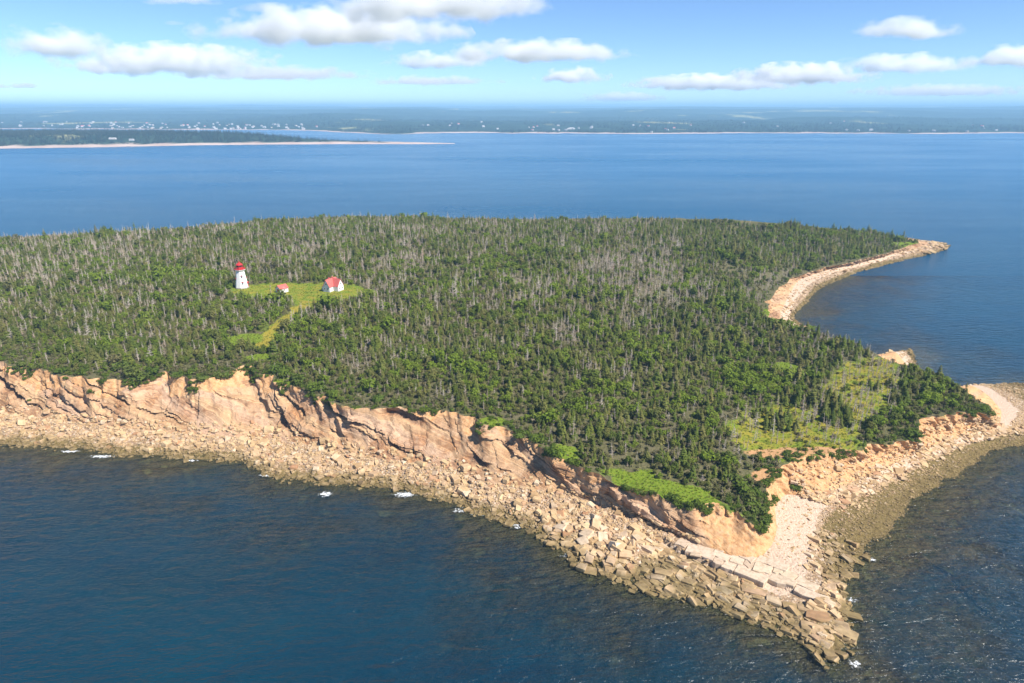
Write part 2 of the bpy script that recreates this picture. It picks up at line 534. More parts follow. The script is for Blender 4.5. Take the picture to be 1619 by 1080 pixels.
def m_water():
    m, nt, out = mat("sea_water")
    k = NT(nt)
    p = k.pos()
    sw = k.noise(0.16, 3, 0.5, k.mapping(p, (1.0, 2.6, 1), (0, 0, R(-24))), 0.3)
    rp = k.noise(0.75, 4, 0.6, k.mapping(p, (1.0, 2.1, 1), (0, 0, R(-15))), 0.2)
    gust = k.noise(0.010, 4, 0.6, k.mapping(p, (1.0, 2.2, 1), (0, 0, R(10))))
    gust2 = k.noise(0.0011, 5, 0.62, k.mapping(p, (1.0, 3.5, 1), (0, 0, R(-6))))
    h = k.math('ADD', k.math('MULTIPLY', sw, 1.5), k.math('MULTIPLY', rp, 0.55))
    nrm = k.bump(h, 0.75, 1.0)
    deepc = k.mix(k.ramp(gust, [(0.35, 0.0), (0.65, 1.0)]), (0.0008, 0.025, 0.050), (0.002, 0.037, 0.060))
    sepw = nt.nodes.new('ShaderNodeSeparateXYZ'); nt.links.new(p, sepw.inputs[0])
    chan = k.ramp(k.math('MULTIPLY', k.math('ADD', sepw.outputs[1], k.math('MULTIPLY', gust2, 500.0)), 0.0005), [(0.16, 0.0), (0.75, 1.0)])
    deepc = k.mix(chan, deepc, (0.008, 0.105, 0.23))      # channel paler with distance: sediment, plus haze and sky reflection put into the colour
    rough = k.ramp(gust2, [(0.35, 0.12), (0.65, 0.3)])
    deep = k.bsdf(deepc, rough, nrm, 0.5, IOR=1.33)
    clear = nt.nodes.new("ShaderNodeBsdfTransparent")
    clear.inputs[0].default_value = (0.70, 0.80, 0.76, 1)
    gl = nt.nodes.new("ShaderNodeBsdfGlossy")
    gl.inputs["Roughness"].default_value = 0.15
    nt.links.new(nrm, gl.inputs["Normal"])
    fr = nt.nodes.new("ShaderNodeFresnel")
    fr.inputs["IOR"].default_value = 1.33
    nt.links.new(nrm, fr.inputs["Normal"])
    mx = nt.nodes.new("ShaderNodeMixShader")
    nt.links.new(fr.outputs[0], mx.inputs[0])
    nt.links.new(clear.outputs[0], mx.inputs[1])
    nt.links.new(gl.outputs[0], mx.inputs[2])
    # transmitted share falls off with the depth of water over the bed
    tr = k.math('POWER', 2.718, k.math('MULTIPLY', k.attr("depth", "Fac"), -0.30))
    mx2 = nt.nodes.new("ShaderNodeMixShader")
    nt.links.new(tr, mx2.inputs[0])
    nt.links.new(deep, mx2.inputs[1])
    nt.links.new(mx.outputs[0], mx2.inputs[2])
    # foam
    fn = k.noise(1.3, 6, 0.75, p)
    ff = k.ramp(k.math('ADD', k.attr("foam", "Fac"), k.math('MULTIPLY', k.math('SUBTRACT', fn, 0.5), 1.5)), [(0.62, 0.0), (0.80, 1.0)])
    foam = k.bsdf((0.80, 0.82, 0.82), 0.8)
    mx3 = nt.nodes.new("ShaderNodeMixShader")
    nt.links.new(ff, mx3.inputs[0])
    nt.links.new(mx2.outputs[0], mx3.inputs[1])
    nt.links.new(foam, mx3.inputs[2])
    nt.links.new(mx3.outputs[0], out.inputs[0])
    return m


M_GROUND, M_CLIFF, M_SHORE, M_ROCK, M_WATER = m_ground(), m_cliff(), m_shore(), m_rock(), m_water()

# ------------------------------------------------------------------ shore and sea bed (water side of the cliff foot)
rows = []
attrs = {"wet": [], "sand": [], "under": []}
UND = [(70, -9.0), (45, -6.5), (30, -4.4), (20, -3.0), (13, -2.0), (8, -1.3), (4.5, -0.8), (2, -0.35)]
for d, z in UND:
    P = np.column_stack([W2 + out_n * d, np.full(NS, z)])
    P[:, 2] += fbm(P[:, 0] / 5, P[:, 1] / 5, 0, 31, 4) * min(1.0, d * .06) * 1.3
    rows.append(P); attrs["wet"].append(np.full(NS, 1.0)); attrs["sand"].append(np.zeros(NS)); attrs["under"].append(np.full(NS, min(1, d / 5.0)))
NR = 46
wid = np.linalg.norm((B - W)[:, :2], axis=1)


def shore_z(t, i):
    zb = B[i, 2]
    lin = zb * (0.75 * t + 0.25 * t * t)
    step = np.clip((t - 0.03) / 0.10, 0, 1) * 0.42 + np.clip((t - 0.26) / 0.05, 0, 1) * 0.24 + np.clip((t - 0.40) / 0.05, 0, 1) * 0.18 + t * 0.16
    return lin * (1 - PL[i]) + zb * step * PL[i]


idx = np.arange(NS)
# the rock ledge of the point: a level platform that breaks off in a low face on its seaward side
LA, LC = np.array(at(1072, 862, 2.4)), np.array(at(1282, 950, 1.6))
LDV = (LC - LA) / np.linalg.norm(LC - LA)
LNV = np.array([-LDV[1], LDV[0]])            # inland side of the ledge
if LNV[1] < 0: LNV = -LNV
LLEN = np.linalg.norm(LC - LA)
for r in range(NR + 1):
    t = r / NR
    P = W + (B - W) * t
    jig = fbm(P[:, 0] / 6, P[:, 1] / 6, 0, 55, 3) * 0.09 * PL
    P[:, 2] = shore_z(np.clip(t + jig, 0, 1), idx)
    amp = np.minimum(1, np.minimum(t * 6 + .12, (1 - t) * 5))
    sandf = smooth(-0.06, 0.08, t - (1 - SD))
    rough = (1 - sandf) * (0.55 * (1 - PL) + 0.16)
    rough = rough * np.where((svals > 23) & (svals < 36), 0.4, 1.0)
    P[:, 2] += amp * rough * fbm(P[:, 0] / 2.2, P[:, 1] / 2.2, 0, 33, 4) * 1.6
    al_, ac_ = (P[:, :2] - LA) @ LDV, (P[:, :2] - LA) @ LNV
    wl_ = smooth(-9, -2, al_) * smooth(LLEN + 6, LLEN - 1, al_) * smooth(13, 9, ac_) * smooth(13, 15, svals) * smooth(23, 21.5, svals)
    top_ = 2.45 - .95 * np.clip(al_ / LLEN, 0, 1)
    zt_ = np.where(ac_ > .5 - 1.5 * np.sin(al_ * .17 + .6), top_ - .15, np.clip(.75 + .07 * ac_, -.3, .75) + .25 * fbm(P[:, 0] / 2, P[:, 1] / 2, 0, 34, 3))
    P[:, 2] = P[:, 2] * (1 - wl_) + zt_ * wl_
    rows.append(P)
    dm = t * wid
    wetf = np.where((svals > 22.5) & (svals < 36), smooth(1.02, .75, t / np.maximum(1 - SD, .05)) , smooth(9.0, 2.0, dm) * 0.85)
    attrs["wet"].append(wetf); attrs["sand"].append(sandf); attrs["under"].append(np.full(NS, max(0, .35 - t * 8)))
V = np.concatenate(rows)
nrow = len(rows)


def loft_faces(nrow, ns):
    i = np.arange(ns)
    j = (i + 1) % ns
    fs = []
    for r in range(nrow - 1):
        fs.append(np.stack([r * ns + i, r * ns + j, (r + 1) * ns + j, (r + 1) * ns + i], 1))
    return np.concatenate(fs)


shore_me = mesh_np("shore", V, loft_faces(nrow, NS), [M_SHORE], True, {k_: np.concatenate(v) for k_, v in attrs.items()})
shore = link(bpy.data.objects.new("shore", shore_me))
tag(shore, "tan boulder beach and brown tidal flat ringing the island", None, None, "structure")
SHORE_ROWS = np.array(rows[len(UND):])       # (NR+1, NS, 3)

# ------------------------------------------------------------------ cliff (bedded sandstone, beds dipping right)
NC = 44
DIP = 0.30
br = np.random.default_rng(5)
bed_edges = [-120.0]
while bed_edges[-1] < 160:
    bed_edges.append(bed_edges[-1] + br.choice([0.35, 0.5, 0.8, 1.3, 2.0, 2.8, 3.6], p=[.12, .18, .22, .2, .14, .09, .05]))
bed_edges = np.array(bed_edges)
bed_proud = br.uniform(-0.35, 0.75, len(bed_edges))
bed_shale = (br.random(len(bed_edges)) < 0.20).astype(float)
thin = np.append(np.diff(bed_edges), 1)
bed_shale *= (thin < 3.0)
bed_proud = np.where(bed_shale > 0, -1.15, bed_proud)
crow, cat = [], {"bed": [], "soil": [], "veg": [], "shale": []}
soft = smooth(16.5, 18.0, svals) * smooth(33.5, 33, svals)      # right-hand bluffs are soft red till, not rock
soft = np.maximum(soft, smooth(33, 34, svals))
for r in range(NC + 1):
    t = r / NC
    P = B + (T - B) * t
    prof = 0.22 * math.sin(math.pi * t)                         # steep face, talus at the foot
    P[:, :2] += (T - B)[:, :2] * (prof * 0.35 - 0.30 * math.sin(math.pi * t) * soft * 0)[:, None] if False else (T - B)[:, :2] * (prof * 0.35)
    amp = min(1.0, t * 4.5) * min(1.0, (1 - t) * 7)
    wob = fbm(P[:, 0] / 14, P[:, 1] / 14, P[:, 2] / 14, 41, 3) * 3.0
    bed = P[:, 2] + DIP * P[:, 0] + wob + fbm(P[:, 0] / 2.5, P[:, 1] / 2.5, P[:, 2] / 2.5, 43, 2) * .35
    bi = np.searchsorted(bed_edges, bed) - 1
    shale = bed_shale[bi] * smooth(-0.15, 0.2, fbm(P[:, 0] / 11, P[:, 1] / 11, bi * 1.7, 47, 2))
    brk = 0.6 + 0.9 * (vnoise(P[:, 0] / 3.2, P[:, 1] / 3.2, bi * 3.1, 44) > 0.0)    # beds broken along joints
    ledge = np.where(bed_shale[bi] > 0, -2.3 * shale, bed_proud[bi] * brk)
    joint = np.floor((P[:, 0] * 0.9 + P[:, 1] * 0.3) / 2.6 + vnoise(P[:, 0] / 5, P[:, 2] / 5, 0, 46) * .8)
    blocky = hash3(joint.astype(np.int64), bi.astype(np.int64), 0 * bi.astype(np.int64), 9) - 0.5
    buttress = fbm(P[:, 0] / 8, P[:, 1] / 8, P[:, 2] / 30, 48, 3) * 1.5
    rough = fbm(P[:, 0] / 1.3, P[:, 1] / 1.3, P[:, 2] / 1.3, 49, 3) * 0.35
    topsoil = smooth(0.62, 0.98, t + fbm(P[:, 0] / 7, P[:, 1] / 7, 0, 50, 3) * .5)
    hard = (1 - soft) * (1 - 0.8 * topsoil)
    rill = np.abs(vnoise(P[:, 0] / 2.2, P[:, 1] / 2.2, P[:, 2] / 9, 51)) * 1.6 - .5 + fbm(P[:, 0] / 1.1, P[:, 1] / 1.1, P[:, 2] / 1.1, 52, 3) * np.where(svals > 24.3, 1.7, .35)
    disp = amp * (hard * (ledge * 1.15 + blocky * 0.9) + buttress * (1 - 0.45 * soft) * np.where((svals > 17.5) & (svals < 24), .35, 1) + rough + (soft + topsoil * .7) * rill * 0.8)
    P[:, :2] += out_n * disp[:, None]
    P[:, 2] += amp * hard * blocky * 0.25
    if r == 0:
        P = rows[-1].copy()
    if r == NC:
        P = T.copy()
    crow.append(P)
    cat["bed"].append(bed); cat["soil"].append(np.maximum(topsoil * .9, soft * .95) * np.where(svals > 38.5, .2, 1.0)); cat["shale"].append(shale * hard * amp)
    vg = smooth(0.72, 1.0, t) * (0.30 + 0.5 * fbm(P[:, 0] / 7, P[:, 1] / 7, 0, 60, 3)) + .0
    vg = vg + smooth(15.5, 17, svals) * smooth(19.3, 18.3, svals) * smooth(.25, .8, t) * .35
    cat["veg"].append(vg)
cliff_me = mesh_np("cliff", np.concatenate(crow), loft_faces(NC + 1, NS), [M_CLIFF], True, {k_: np.concatenate(v) for k_, v in cat.items()})
try:
    cliff_me.set_sharp_from_angle(angle=R(38))
except Exception:
    pass
cliff = link(bpy.data.objects.new("cliff", cliff_me))
tag(cliff, "tan bedded sandstone cliff and red earth bluffs around the island", None, None, "structure")
CLIFF_ROWS = np.array(crow)

# ------------------------------------------------------------------ island ground
LAWN = [at(u, v, 20) for u, v in [(352, 458), (372, 450), (430, 447), (500, 445), (560, 450), (586, 458), (578, 468), (548, 473), (512, 477), (495, 486), (470, 487), (455, 475), (395, 469), (362, 466)]]
PATH = [at(u, v, 19) for u, v in [(484, 482), (458, 497), (438, 511), (424, 527), (416, 540)]]
EDGE_GRASS = [at(u, v, 10.5) for u, v in [(945, 742), (1000, 746), (1060, 755), (1110, 768), (1160, 798), (1188, 826), (1170, 826), (1130, 808), (1080, 798), (1020, 788), (970, 768)]]
CLEAR = [at(u, v, 10) for u, v in [(1150, 672), (1185, 648), (1235, 630), (1290, 614), (1315, 595), (1340, 572), (1385, 558), (1430, 568), (1425, 600), (1405, 640), (1370, 672), (1352, 708), (1310, 716), (1250, 728), (1195, 725), (1150, 705)]]
GREENS = [(at(390, 534, 18.5), 9, 7), (at(408, 562, 18), 6, 5), (at(780, 668, 13.5), 5, 3), (at(890, 714, 12), 5, 4), (at(1245, 582, 10), 5, 6), (at(320, 452, 20), 15, 12),
          (at(560, 652, 15), 4, 3), (at(455, 600, 16.5), 5, 5), (at(1440, 386, 5.5), 16, 12), (at(1222, 485, 10), 6, 8)]
SOILS = [(at(1232, 755, 8.5), 8, 5), (at(1290, 716, 10), 22, 3.5), (at(650, 650, 15), 4, 2), (at(1228, 470, 9.5), 6, 6)]


def blobmask(lst, x, y):
    m = np.zeros(np.shape(x))
    for (cx, cy), rx, ry in lst:
        m = np.maximum(m, smooth(1.25, 0.7, np.sqrt(((x - cx) / rx) ** 2 + ((y - cy) / ry) ** 2)))
    return m


def polymask(poly, x, y, soft_m=2.0):
    d = dist_poly(poly, x, y)
    sd = np.where(inside(poly, x, y), d, -d) + fbm(np.asarray(x) / 4.5, np.asarray(y) / 4.5, 0, 63, 3) * 4.0
    return smooth(-soft_m, soft_m, sd)


def pathmask(x, y, w=3.0):
    return smooth(w + 1, w - 1, dist_poly(PATH, x, y, False) + fbm(np.asarray(x) / 4, np.asarray(y) / 4, 0, 64, 2) * 1.6)


def scatter_grid(x0, x1, y0, y1, s, jit=0.42):
    gx, gy = np.meshgrid(np.arange(x0, x1, s), np.arange(y0, y1, s))
    gx, gy = gx.ravel(), gy.ravel()
    return gx + rng.uniform(-jit, jit, len(gx)) * s, gy + rng.uniform(-jit, jit, len(gx)) * s


gx1, gy1 = scatter_grid(-300, 260, 130, 300, 2.0)
gx2, gy2 = scatter_grid(-510, 340, 300, 600, 4.2)
gx, gy = np.concatenate([gx1, gx2]), np.concatenate([gy1, gy2])
ok = inside(Tc, gx, gy) & (dist_poly(T2[::6], gx, gy) > 1.1)
gx, gy = gx[ok], gy[ok]
nb_ = NS
vin = [Vector((a, b)) for a, b in np.concatenate([T2, np.column_stack([gx, gy])]).tolist()]
res = geometry.delaunay_2d_cdt(vin, [(i, (i + 1) % nb_) for i in range(nb_)], [], 1, 1e-5)
gv = np.array([(v.x, v.y) for v in res[0]])
gz = ground(gv[:, 0], gv[:, 1])
# boundary vertices take the exact cliff-top height
for n_, orig in enumerate(res[3]):
    for o in orig:
        if o < nb_:
            gz[n_] = T[o, 2]
            break
grassm = np.maximum.reduce([polymask(LAWN, gv[:, 0], gv[:, 1]), pathmask(gv[:, 0], gv[:, 1]), polymask(EDGE_GRASS, gv[:, 0], gv[:, 1], 1.2), polymask(CLEAR, gv[:, 0], gv[:, 1], 4) * .85, blobmask(GREENS, gv[:, 0], gv[:, 1])])
drym = np.maximum.reduce([polymask(LAWN, gv[:, 0], gv[:, 1]) * .50, pathmask(gv[:, 0], gv[:, 1]) * .8, polymask(CLEAR, gv[:, 0], gv[:, 1], 4) * .60, polymask(EDGE_GRASS, gv[:, 0], gv[:, 1], 1) * .05])
soilm = blobmask(SOILS, gv[:, 0], gv[:, 1])
g_me = mesh_np("island_ground", np.column_stack([gv, gz]), [list(f) for f in res[2]], [M_GROUND], True, {"grass": grassm, "dry": drym, "soil": soilm})
# faces up
bm_ = bmesh.new(); bm_.from_mesh(g_me); bmesh.ops.recalc_face_normals(bm_, faces=bm_.faces)
if sum(f.normal.z for f in bm_.faces) < 0: bmesh.ops.reverse_faces(bm_, faces=bm_.faces)
bm_.to_mesh(g_me); bm_.free()
island_ground = link(bpy.data.objects.new("island_ground", g_me))
tag(island_ground, "grass clearings and brown undergrowth on top of the island", None, None, "structure")

# ------------------------------------------------------------------ sea
x0, x1, y0, y1, s = -330.0, 360.0, 30.0, 440.0, 1.5
nx, ny = int((x1 - x0) / s) + 1, int((y1 - y0) / s) + 1
X, Y = np.meshgrid(np.linspace(x0, x1, nx), np.linspace(y0, y1, ny))
X, Y = X.ravel(), Y.ravel()
dW = dist_poly(W2[::5], X, Y)
insW = inside(Wc, X, Y)
rside = smooth(70, 95, X + (Y - 120) * -.25)
dep = np.where(insW, 0.05, 0.10 + dW * (0.125 - .04 * rside)) + fbm(X / 11, Y / 11, 0, 71, 4) * np.minimum(2.2, dW * 0.14) * 1.3
# submerged ledges running off the spit and the shallow apron of the flat
for (ax, bx, wd, dd) in [(at(1270, 985), at(1390, 1070), 7, .75), (at(1200, 985), at(1275, 1050), 5, .8), (at(1120, 955), at(1190, 1010), 5, .7), (at(1330, 960), at(1420, 880), 9, .5), (at(1400, 880), at(1500, 800), 11, .55), (at(1500, 800), at(1600, 745), 10, .5), (at(880, 880), at(1050, 950), 8, .6)]:
    dl = dist_poly([ax, bx], X, Y, False)
    dep = dep * (1 - smooth(wd, wd * .3, dl) * dd)
dep = np.maximum(dep, 0.05)
foam = np.zeros(len(X))
for u, v, rx, ry in [(110, 714, 5, 1), (160, 722, 7, 1.2), (515, 781, 3.2, 1.6), (640, 782, 5.5, 1.6), (697, 787, 3.2, 1), (725, 807, 3.4, 1.1), (757, 812, 3.4, 1), (817, 832, 2.6, 1.2), (932, 878, 3.6, 1.3), (893, 878, 1.7, .9), (1002, 893, 1.8, .8),
                     (1310, 1040, 1.6, 1), (1352, 1050, 1.9, 1.6), (1380, 886, 2.2, .9), (1346, 948, 2.6, 1), (1100, 950, 2, 1), (420, 752, 4, 1.0), (300, 728, 4, .9)]:
    cx, cy = at(u, v)
    foam = np.maximum(foam, smooth(1.5, .0, np.sqrt(((X - cx) / (rx * 1.15)) ** 2 + ((Y - cy) / (ry * 1.6)) ** 2)) * .86)
foam = np.maximum(foam, np.where(insW, 0, smooth(2.6, 0.2, dW) * (0.42 + .22 * fbm(X / 6, Y / 6, 0, 77, 2))))
i = np.arange(nx - 1)[None, :] + nx * np.arange(ny - 1)[:, None]
i = i.ravel()
F = np.stack([i, i + 1, i + 1 + nx, i + nx], 1)
inn = insW[F].all(1) & (dW[F].min(1) > 12)
F = F[~inn]
SV = np.column_stack([X, Y, np.zeros(len(X))])
big = 31000.0
ring = [(-big, -3000), (x0, -3000), (x1, -3000), (big, -3000), (-big, y0), (big, y0), (-big, y1), (big, y1), (-big, big), (x0, big), (x1, big), (big, big)]
base = len(SV)
ring += [(x0, y0), (x1, y0), (x0, y1), (x1, y1)]
SV = np.concatenate([SV, [(a, b, 0) for a, b in ring]])
c00, c10, c01, c11 = base + 12, base + 13, base + 14, base + 15
FQ = [[base, base + 1, c00, base + 4], [base + 1, base + 2, c10, c00], [base + 2, base + 3, base + 5, c10], [base + 4, c00, c01, base + 6], [c10, base + 5, base + 7, c11],
      [base + 6, c01, base + 9, base + 8], [c01, c11, base + 10, base + 9], [c11, base + 7, base + 11, base + 10]]
sea_me = mesh_np("sea", SV, F.tolist() + FQ, [M_WATER], True, {"depth": np.append(dep, np.full(16, 12.0)), "foam": np.append(foam, np.zeros(16))})
sea = link(bpy.data.objects.new("sea", sea_me))
tag(sea, "rippled deep blue sea around the island", None, None, "structure")
# deep bed, so that no light leaks under the shallows
bed_me = mesh_np("seabed", np.array([(-900, -400, -9.6), (900, -400, -9.6), (900, 900, -9.6), (-900, 900, -9.6)]), [[0, 1, 2, 3]], [M_SHORE], False, {"wet": np.ones(4), "sand": np.zeros(4), "under": np.ones(4)})
tag(link(bpy.data.objects.new("seabed", bed_me)), "dark sea bed under the water", None, None, "structure")
# ------------------------------------------------------------------ plant, rock prototypes
def m_foliage(name, cols, rough=0.8):
    m, nt, out = mat(name)
    k = NT(nt)
    oi = nt.nodes.new("ShaderNodeObjectInfo")
    n = len(cols)
    c = k.ramp(oi.outputs["Random"], [(i_ / (n - 1), c_) for i_, c_ in enumerate(cols)])
    nz = k.noise(1.6, 3, 0.6, k.obj())
    c = k.mix(k.ramp(nz, [(0.35, 0.45), (0.65, 0.0)]), c, tuple(x * .6 for x in cols[0]))
    d = k.bsdf(c, rough, None, 0.12)
    tr = nt.nodes.new("ShaderNodeBsdfTranslucent")
    nt.links.new(c, tr.inputs[0])
    mx = nt.nodes.new("ShaderNodeMixShader")
    mx.inputs[0].default_value = 0.30
    nt.links.new(d, mx.inputs[1]); nt.links.new(tr.outputs[0], mx.inputs[2])
    nt.links.new(mx.outputs[0], out.inputs[0])
    return m


def m_random(name, cols, rough=0.85):
    m, nt, out = mat(name)
    k = NT(nt)
    oi = nt.nodes.new("ShaderNodeObjectInfo")
    c = k.ramp(oi.outputs["Random"], [(i_ / (len(cols) - 1), c_) for i_, c_ in enumerate(cols)])
    nz = k.noise(3.0, 3, 0.6, k.obj())
    c = k.mix(k.ramp(nz, [(0.35, 0.4), (0.65, 0.0)]), c, tuple(x * .5 for x in cols[0]))
    nt.links.new(k.bsdf(c, rough, None, 0.1), out.inputs[0])
    return m


M_SPRUCE = m_foliage("spruce_needles", [(0.095, 0.132, 0.022), (0.150, 0.188, 0.030), (0.118, 0.158, 0.028), (0.195, 0.218, 0.040), (0.165, 0.172, 0.048), (0.245, 0.220, 0.070), (0.118, 0.160, 0.026), (0.21, 0.180, 0.078)])
M_BARK = m_random("spruce_bark", [(0.13, 0.10, 0.075), (0.19, 0.155, 0.12)])
M_DEAD = m_random("dead_wood", [(0.38, 0.32, 0.25), (0.50, 0.43, 0.35), (0.43, 0.33, 0.24), (0.56, 0.50, 0.42), (0.40, 0.28, 0.21)])
M_LEAF = m_foliage("broad_leaves", [(0.145, 0.205, 0.020), (0.20, 0.265, 0.026), (0.165, 0.23, 0.026), (0.25, 0.295, 0.045)])
M_EDGE = m_foliage("edge_bush_leaves", [(0.085, 0.130, 0.018), (0.135, 0.185, 0.024), (0.105, 0.155, 0.024), (0.16, 0.185, 0.045)])
M_SCRUB = m_foliage("scrub_leaves", [(0.11, 0.12, 0.038), (0.17, 0.155, 0.06), (0.23, 0.19, 0.10), (0.13, 0.155, 0.04), (0.28, 0.23, 0.145)])
M_TUFT = m_foliage("grass_blades", [(0.13, 0.19, 0.022), (0.19, 0.23, 0.03), (0.26, 0.24, 0.05), (0.15, 0.21, 0.03)])


def cone_mesh(h, r0, r1, sides, z0=0.0):
    v, f = [], []
    for k_ in range(sides):
        a = 2 * math.pi * k_ / sides
        v.append((r0 * math.cos(a), r0 * math.sin(a), z0))
        v.append((r1 * math.cos(a), r1 * math.sin(a), z0 + h))
    for k_ in range(sides):
        a, b = 2 * k_, 2 * ((k_ + 1) % sides)
        f.append((a, b, b + 1, a + 1))
    return v, f


def spruce_parts(rs, h, r, nwh, bare=0.12, gappy=0.08):
    tv, tf = cone_mesh(h * .93 + .4, 0.055 * h * .5 + .05, 0.012, 6, -0.4)
    v, f = [], []
    lean = rs.uniform(-.03, .03)
    for w in range(nwh):
        fr = bare + (1 - bare) * (w + rs.uniform(-.25, .25)) / nwh
        z = h * max(fr, .05)
        rad = r * (1 - fr) ** 0.85 + 0.10
        nb = max(4, int(8.5 - 3 * fr))
        off = rs.uniform(0, 6.28)
        for b in range(nb):
            if rs.random() < gappy: continue
            a = off + 6.283 * b / nb + rs.uniform(-.3, .3)
            L = rad * rs.uniform(.68, 1.18)
            ca, sa = math.cos(a), math.sin(a)
            wd = L * rs.uniform(.26, .40) + .06
            z1 = z - L * rs.uniform(.10, .38)
            zm = z + L * rs.uniform(-.02, .10)
            i0 = len(v)
            v += [(0.04 * ca + lean * z, 0.04 * sa, z + .04),
                  (ca * L * .58 - sa * wd + lean * z, sa * L * .58 + ca * wd, zm - L * .16),
                  (ca * L + lean * z, sa * L, z1),
                  (ca * L * .58 + sa * wd + lean * z, sa * L * .58 - ca * wd, zm - L * .16),
                  (ca * L * .60 + lean * z, sa * L * .60, zm + L * .03)]
            f += [(i0, i0 + 4, i0 + 1), (i0 + 4, i0 + 2, i0 + 1), (i0, i0 + 3, i0 + 4), (i0 + 4, i0 + 3, i0 + 2)]
    i0 = len(v)
    for k_ in range(3):
        a = 2.094 * k_
        v.append((0.13 * math.cos(a), .13 * math.sin(a), h * .90))
    v.append((0, 0, h))
    f += [(i0, i0 + 1, i0 + 3), (i0 + 1, i0 + 2, i0 + 3), (i0 + 2, i0, i0 + 3)]
    return (tv, tf), (v, f)


def dead_parts(rs, h, nbr, spread):
    tv, tf = cone_mesh(h + .4, 0.022 * h + .045, 0.015, 5, -.4)
    v, f = [], []
    for b in range(nbr):
        fr = rs.uniform(.14, .98)
        z = h * fr
        L = spread * (1.08 - fr) * rs.uniform(.45, 1.1) + .12
        a = rs.uniform(0, 6.283)
        ca, sa = math.cos(a), math.sin(a)
        dz = L * rs.uniform(-.25, .40)
        th = .028 + .02 * L
        i0 = len(v)
        v += [(-sa * th, ca * th, z), (sa * th, -ca * th, z), (0, 0, z + th * 1.8), (ca * L, sa * L, z + dz)]
        f += [(i0, i0 + 1, i0 + 3), (i0 + 1, i0 + 2, i0 + 3), (i0 + 2, i0, i0 + 3)]
        for q in range(2):
            g = rs.uniform(.4, .85)
            a2 = a + rs.choice((-1, 1)) * rs.uniform(.5, 1.0)
            l2 = L * .42
            px, py, pz = ca * L * g, sa * L * g, z + dz * g
            i0 = len(v)
            v += [(px, py, pz - .02), (px + .02, py, pz + .02), (px + math.cos(a2) * l2, py + math.sin(a2) * l2, pz + rs.uniform(-.05, .2) * l2)]
            f += [(i0, i0 + 1, i0 + 2)]
    return (tv, tf), (v, f)


def bush_parts(rs, rx, h, nleaf, ls):
    tv, tf = [], []
    for q in range(4):
        a = rs.uniform(0, 6.28)
        i0 = len(tv)
        tx, ty = rx * .45 * math.cos(a), rx * .45 * math.sin(a)
        tv += [(-.05, 0, -.3), (.05, 0, -.3), (0, .07, -.3), (tx, ty, h * .7)]
        tf += [(i0, i0 + 1, i0 + 3), (i0 + 1, i0 + 2, i0 + 3), (i0 + 2, i0, i0 + 3)]
    lobes = [(rs.uniform(-.5, .5) * rx, rs.uniform(-.5, .5) * rx, rs.uniform(.35, .68) * h, rs.uniform(.42, .62)) for _ in range(6)]
    v, f = [], []
    for q in range(nleaf):
        lx, ly, lz, lr = lobes[rs.randrange(6)]
        d = Vector((rs.gauss(0, 1), rs.gauss(0, 1), rs.gauss(0, 1) + .25)).normalized()
        rr = rs.uniform(.7, 1.05)
        p = Vector((lx + d.x * rx * lr * rr, ly + d.y * rx * lr * rr, max(.02, lz + d.z * h * .5 * lr * rr * 1.3)))
        n = (d + Vector((rs.uniform(-.6, .6), rs.uniform(-.6, .6), rs.uniform(-.2, .8)))).normalized()
        t1 = n.orthogonal().normalized()
        t1.rotate(Matrix.Rotation(rs.uniform(0, 6.28), 3, n))
        t2 = n.cross(t1)
        s_ = ls * rs.uniform(.6, 1.35)
        i0 = len(v)
        v += [tuple(p - t1 * s_), tuple(p - t2 * s_ * .6), tuple(p + t1 * s_), tuple(p + t2 * s_ * .6)]
        f += [(i0, i0 + 1, i0 + 2, i0 + 3)]
    return (tv, tf), (v, f)


def tuft_mesh(rs, nb=14, h=.5, r=.4):
    v, f = [], []
    for b in range(nb):
        a = rs.uniform(0, 6.28); d = rs.uniform(0, r)
        x, y = d * math.cos(a), d * math.sin(a)
        b2 = rs.uniform(0, 6.28)
        l = rs.uniform(.1, .35)
        hh = h * rs.uniform(.6, 1.2)
        i0 = len(v)
        v += [(x - .05 * math.sin(b2), y + .05 * math.cos(b2), -.05), (x + .05 * math.sin(b2), y - .05 * math.cos(b2), -.05), (x + l * math.cos(b2), y + l * math.sin(b2), hh)]
        f.append((i0, i0 + 1, i0 + 2))
    return v, f


def rock_mesh(name, rs, flat=0.6, mats=None):
    pts = []
    for sx in (-1, 1):
        for sy in (-1, 1):
            for sz in (-1, 1):
                c = Vector((sx * rs.uniform(.72, 1), sy * rs.uniform(.6, 1), sz * flat * rs.uniform(.65, 1))) * .5
                for q in range(3):
                    e = c.copy()
                    e[q] *= rs.uniform(.5, .86)
                    pts.append(e)
    bm = bmesh.new()
    vs = [bm.verts.new(p) for p in pts]
    r_ = bmesh.ops.convex_hull(bm, input=vs)
    bmesh.ops.delete(bm, geom=[g for g in bm.verts if not g.link_faces], context='VERTS')
    me = bpy.data.meshes.new(name)
    bm.to_mesh(me); bm.free()
    for m in (mats or [M_ROCK]): me.materials.append(m)
    return me


def joined(name, partA, partB, mA, mB):
    v = list(partA[0]) + list(partB[0])
    o = len(partA[0])
    f = list(partA[1]) + [tuple(i_ + o for i_ in q) for q in partB[1]]
    me = mesh_np(name, v, f, [mA, mB])
    me.polygons.foreach_set("material_index", np.array([0] * len(partA[1]) + [1] * len(partB[1]), np.int32))
    return me


rs = random.Random(11)
KINDS = {}


def kind_of(name, parts_list, mA, mB, pa, pb):
    KINDS[name] = [(mesh_np(pa, a[0], a[1], [mA]), mesh_np(pb, b[0], b[1], [mB]), joined(name + "_joined", a, b, mA, mB)) for a, b in parts_list]


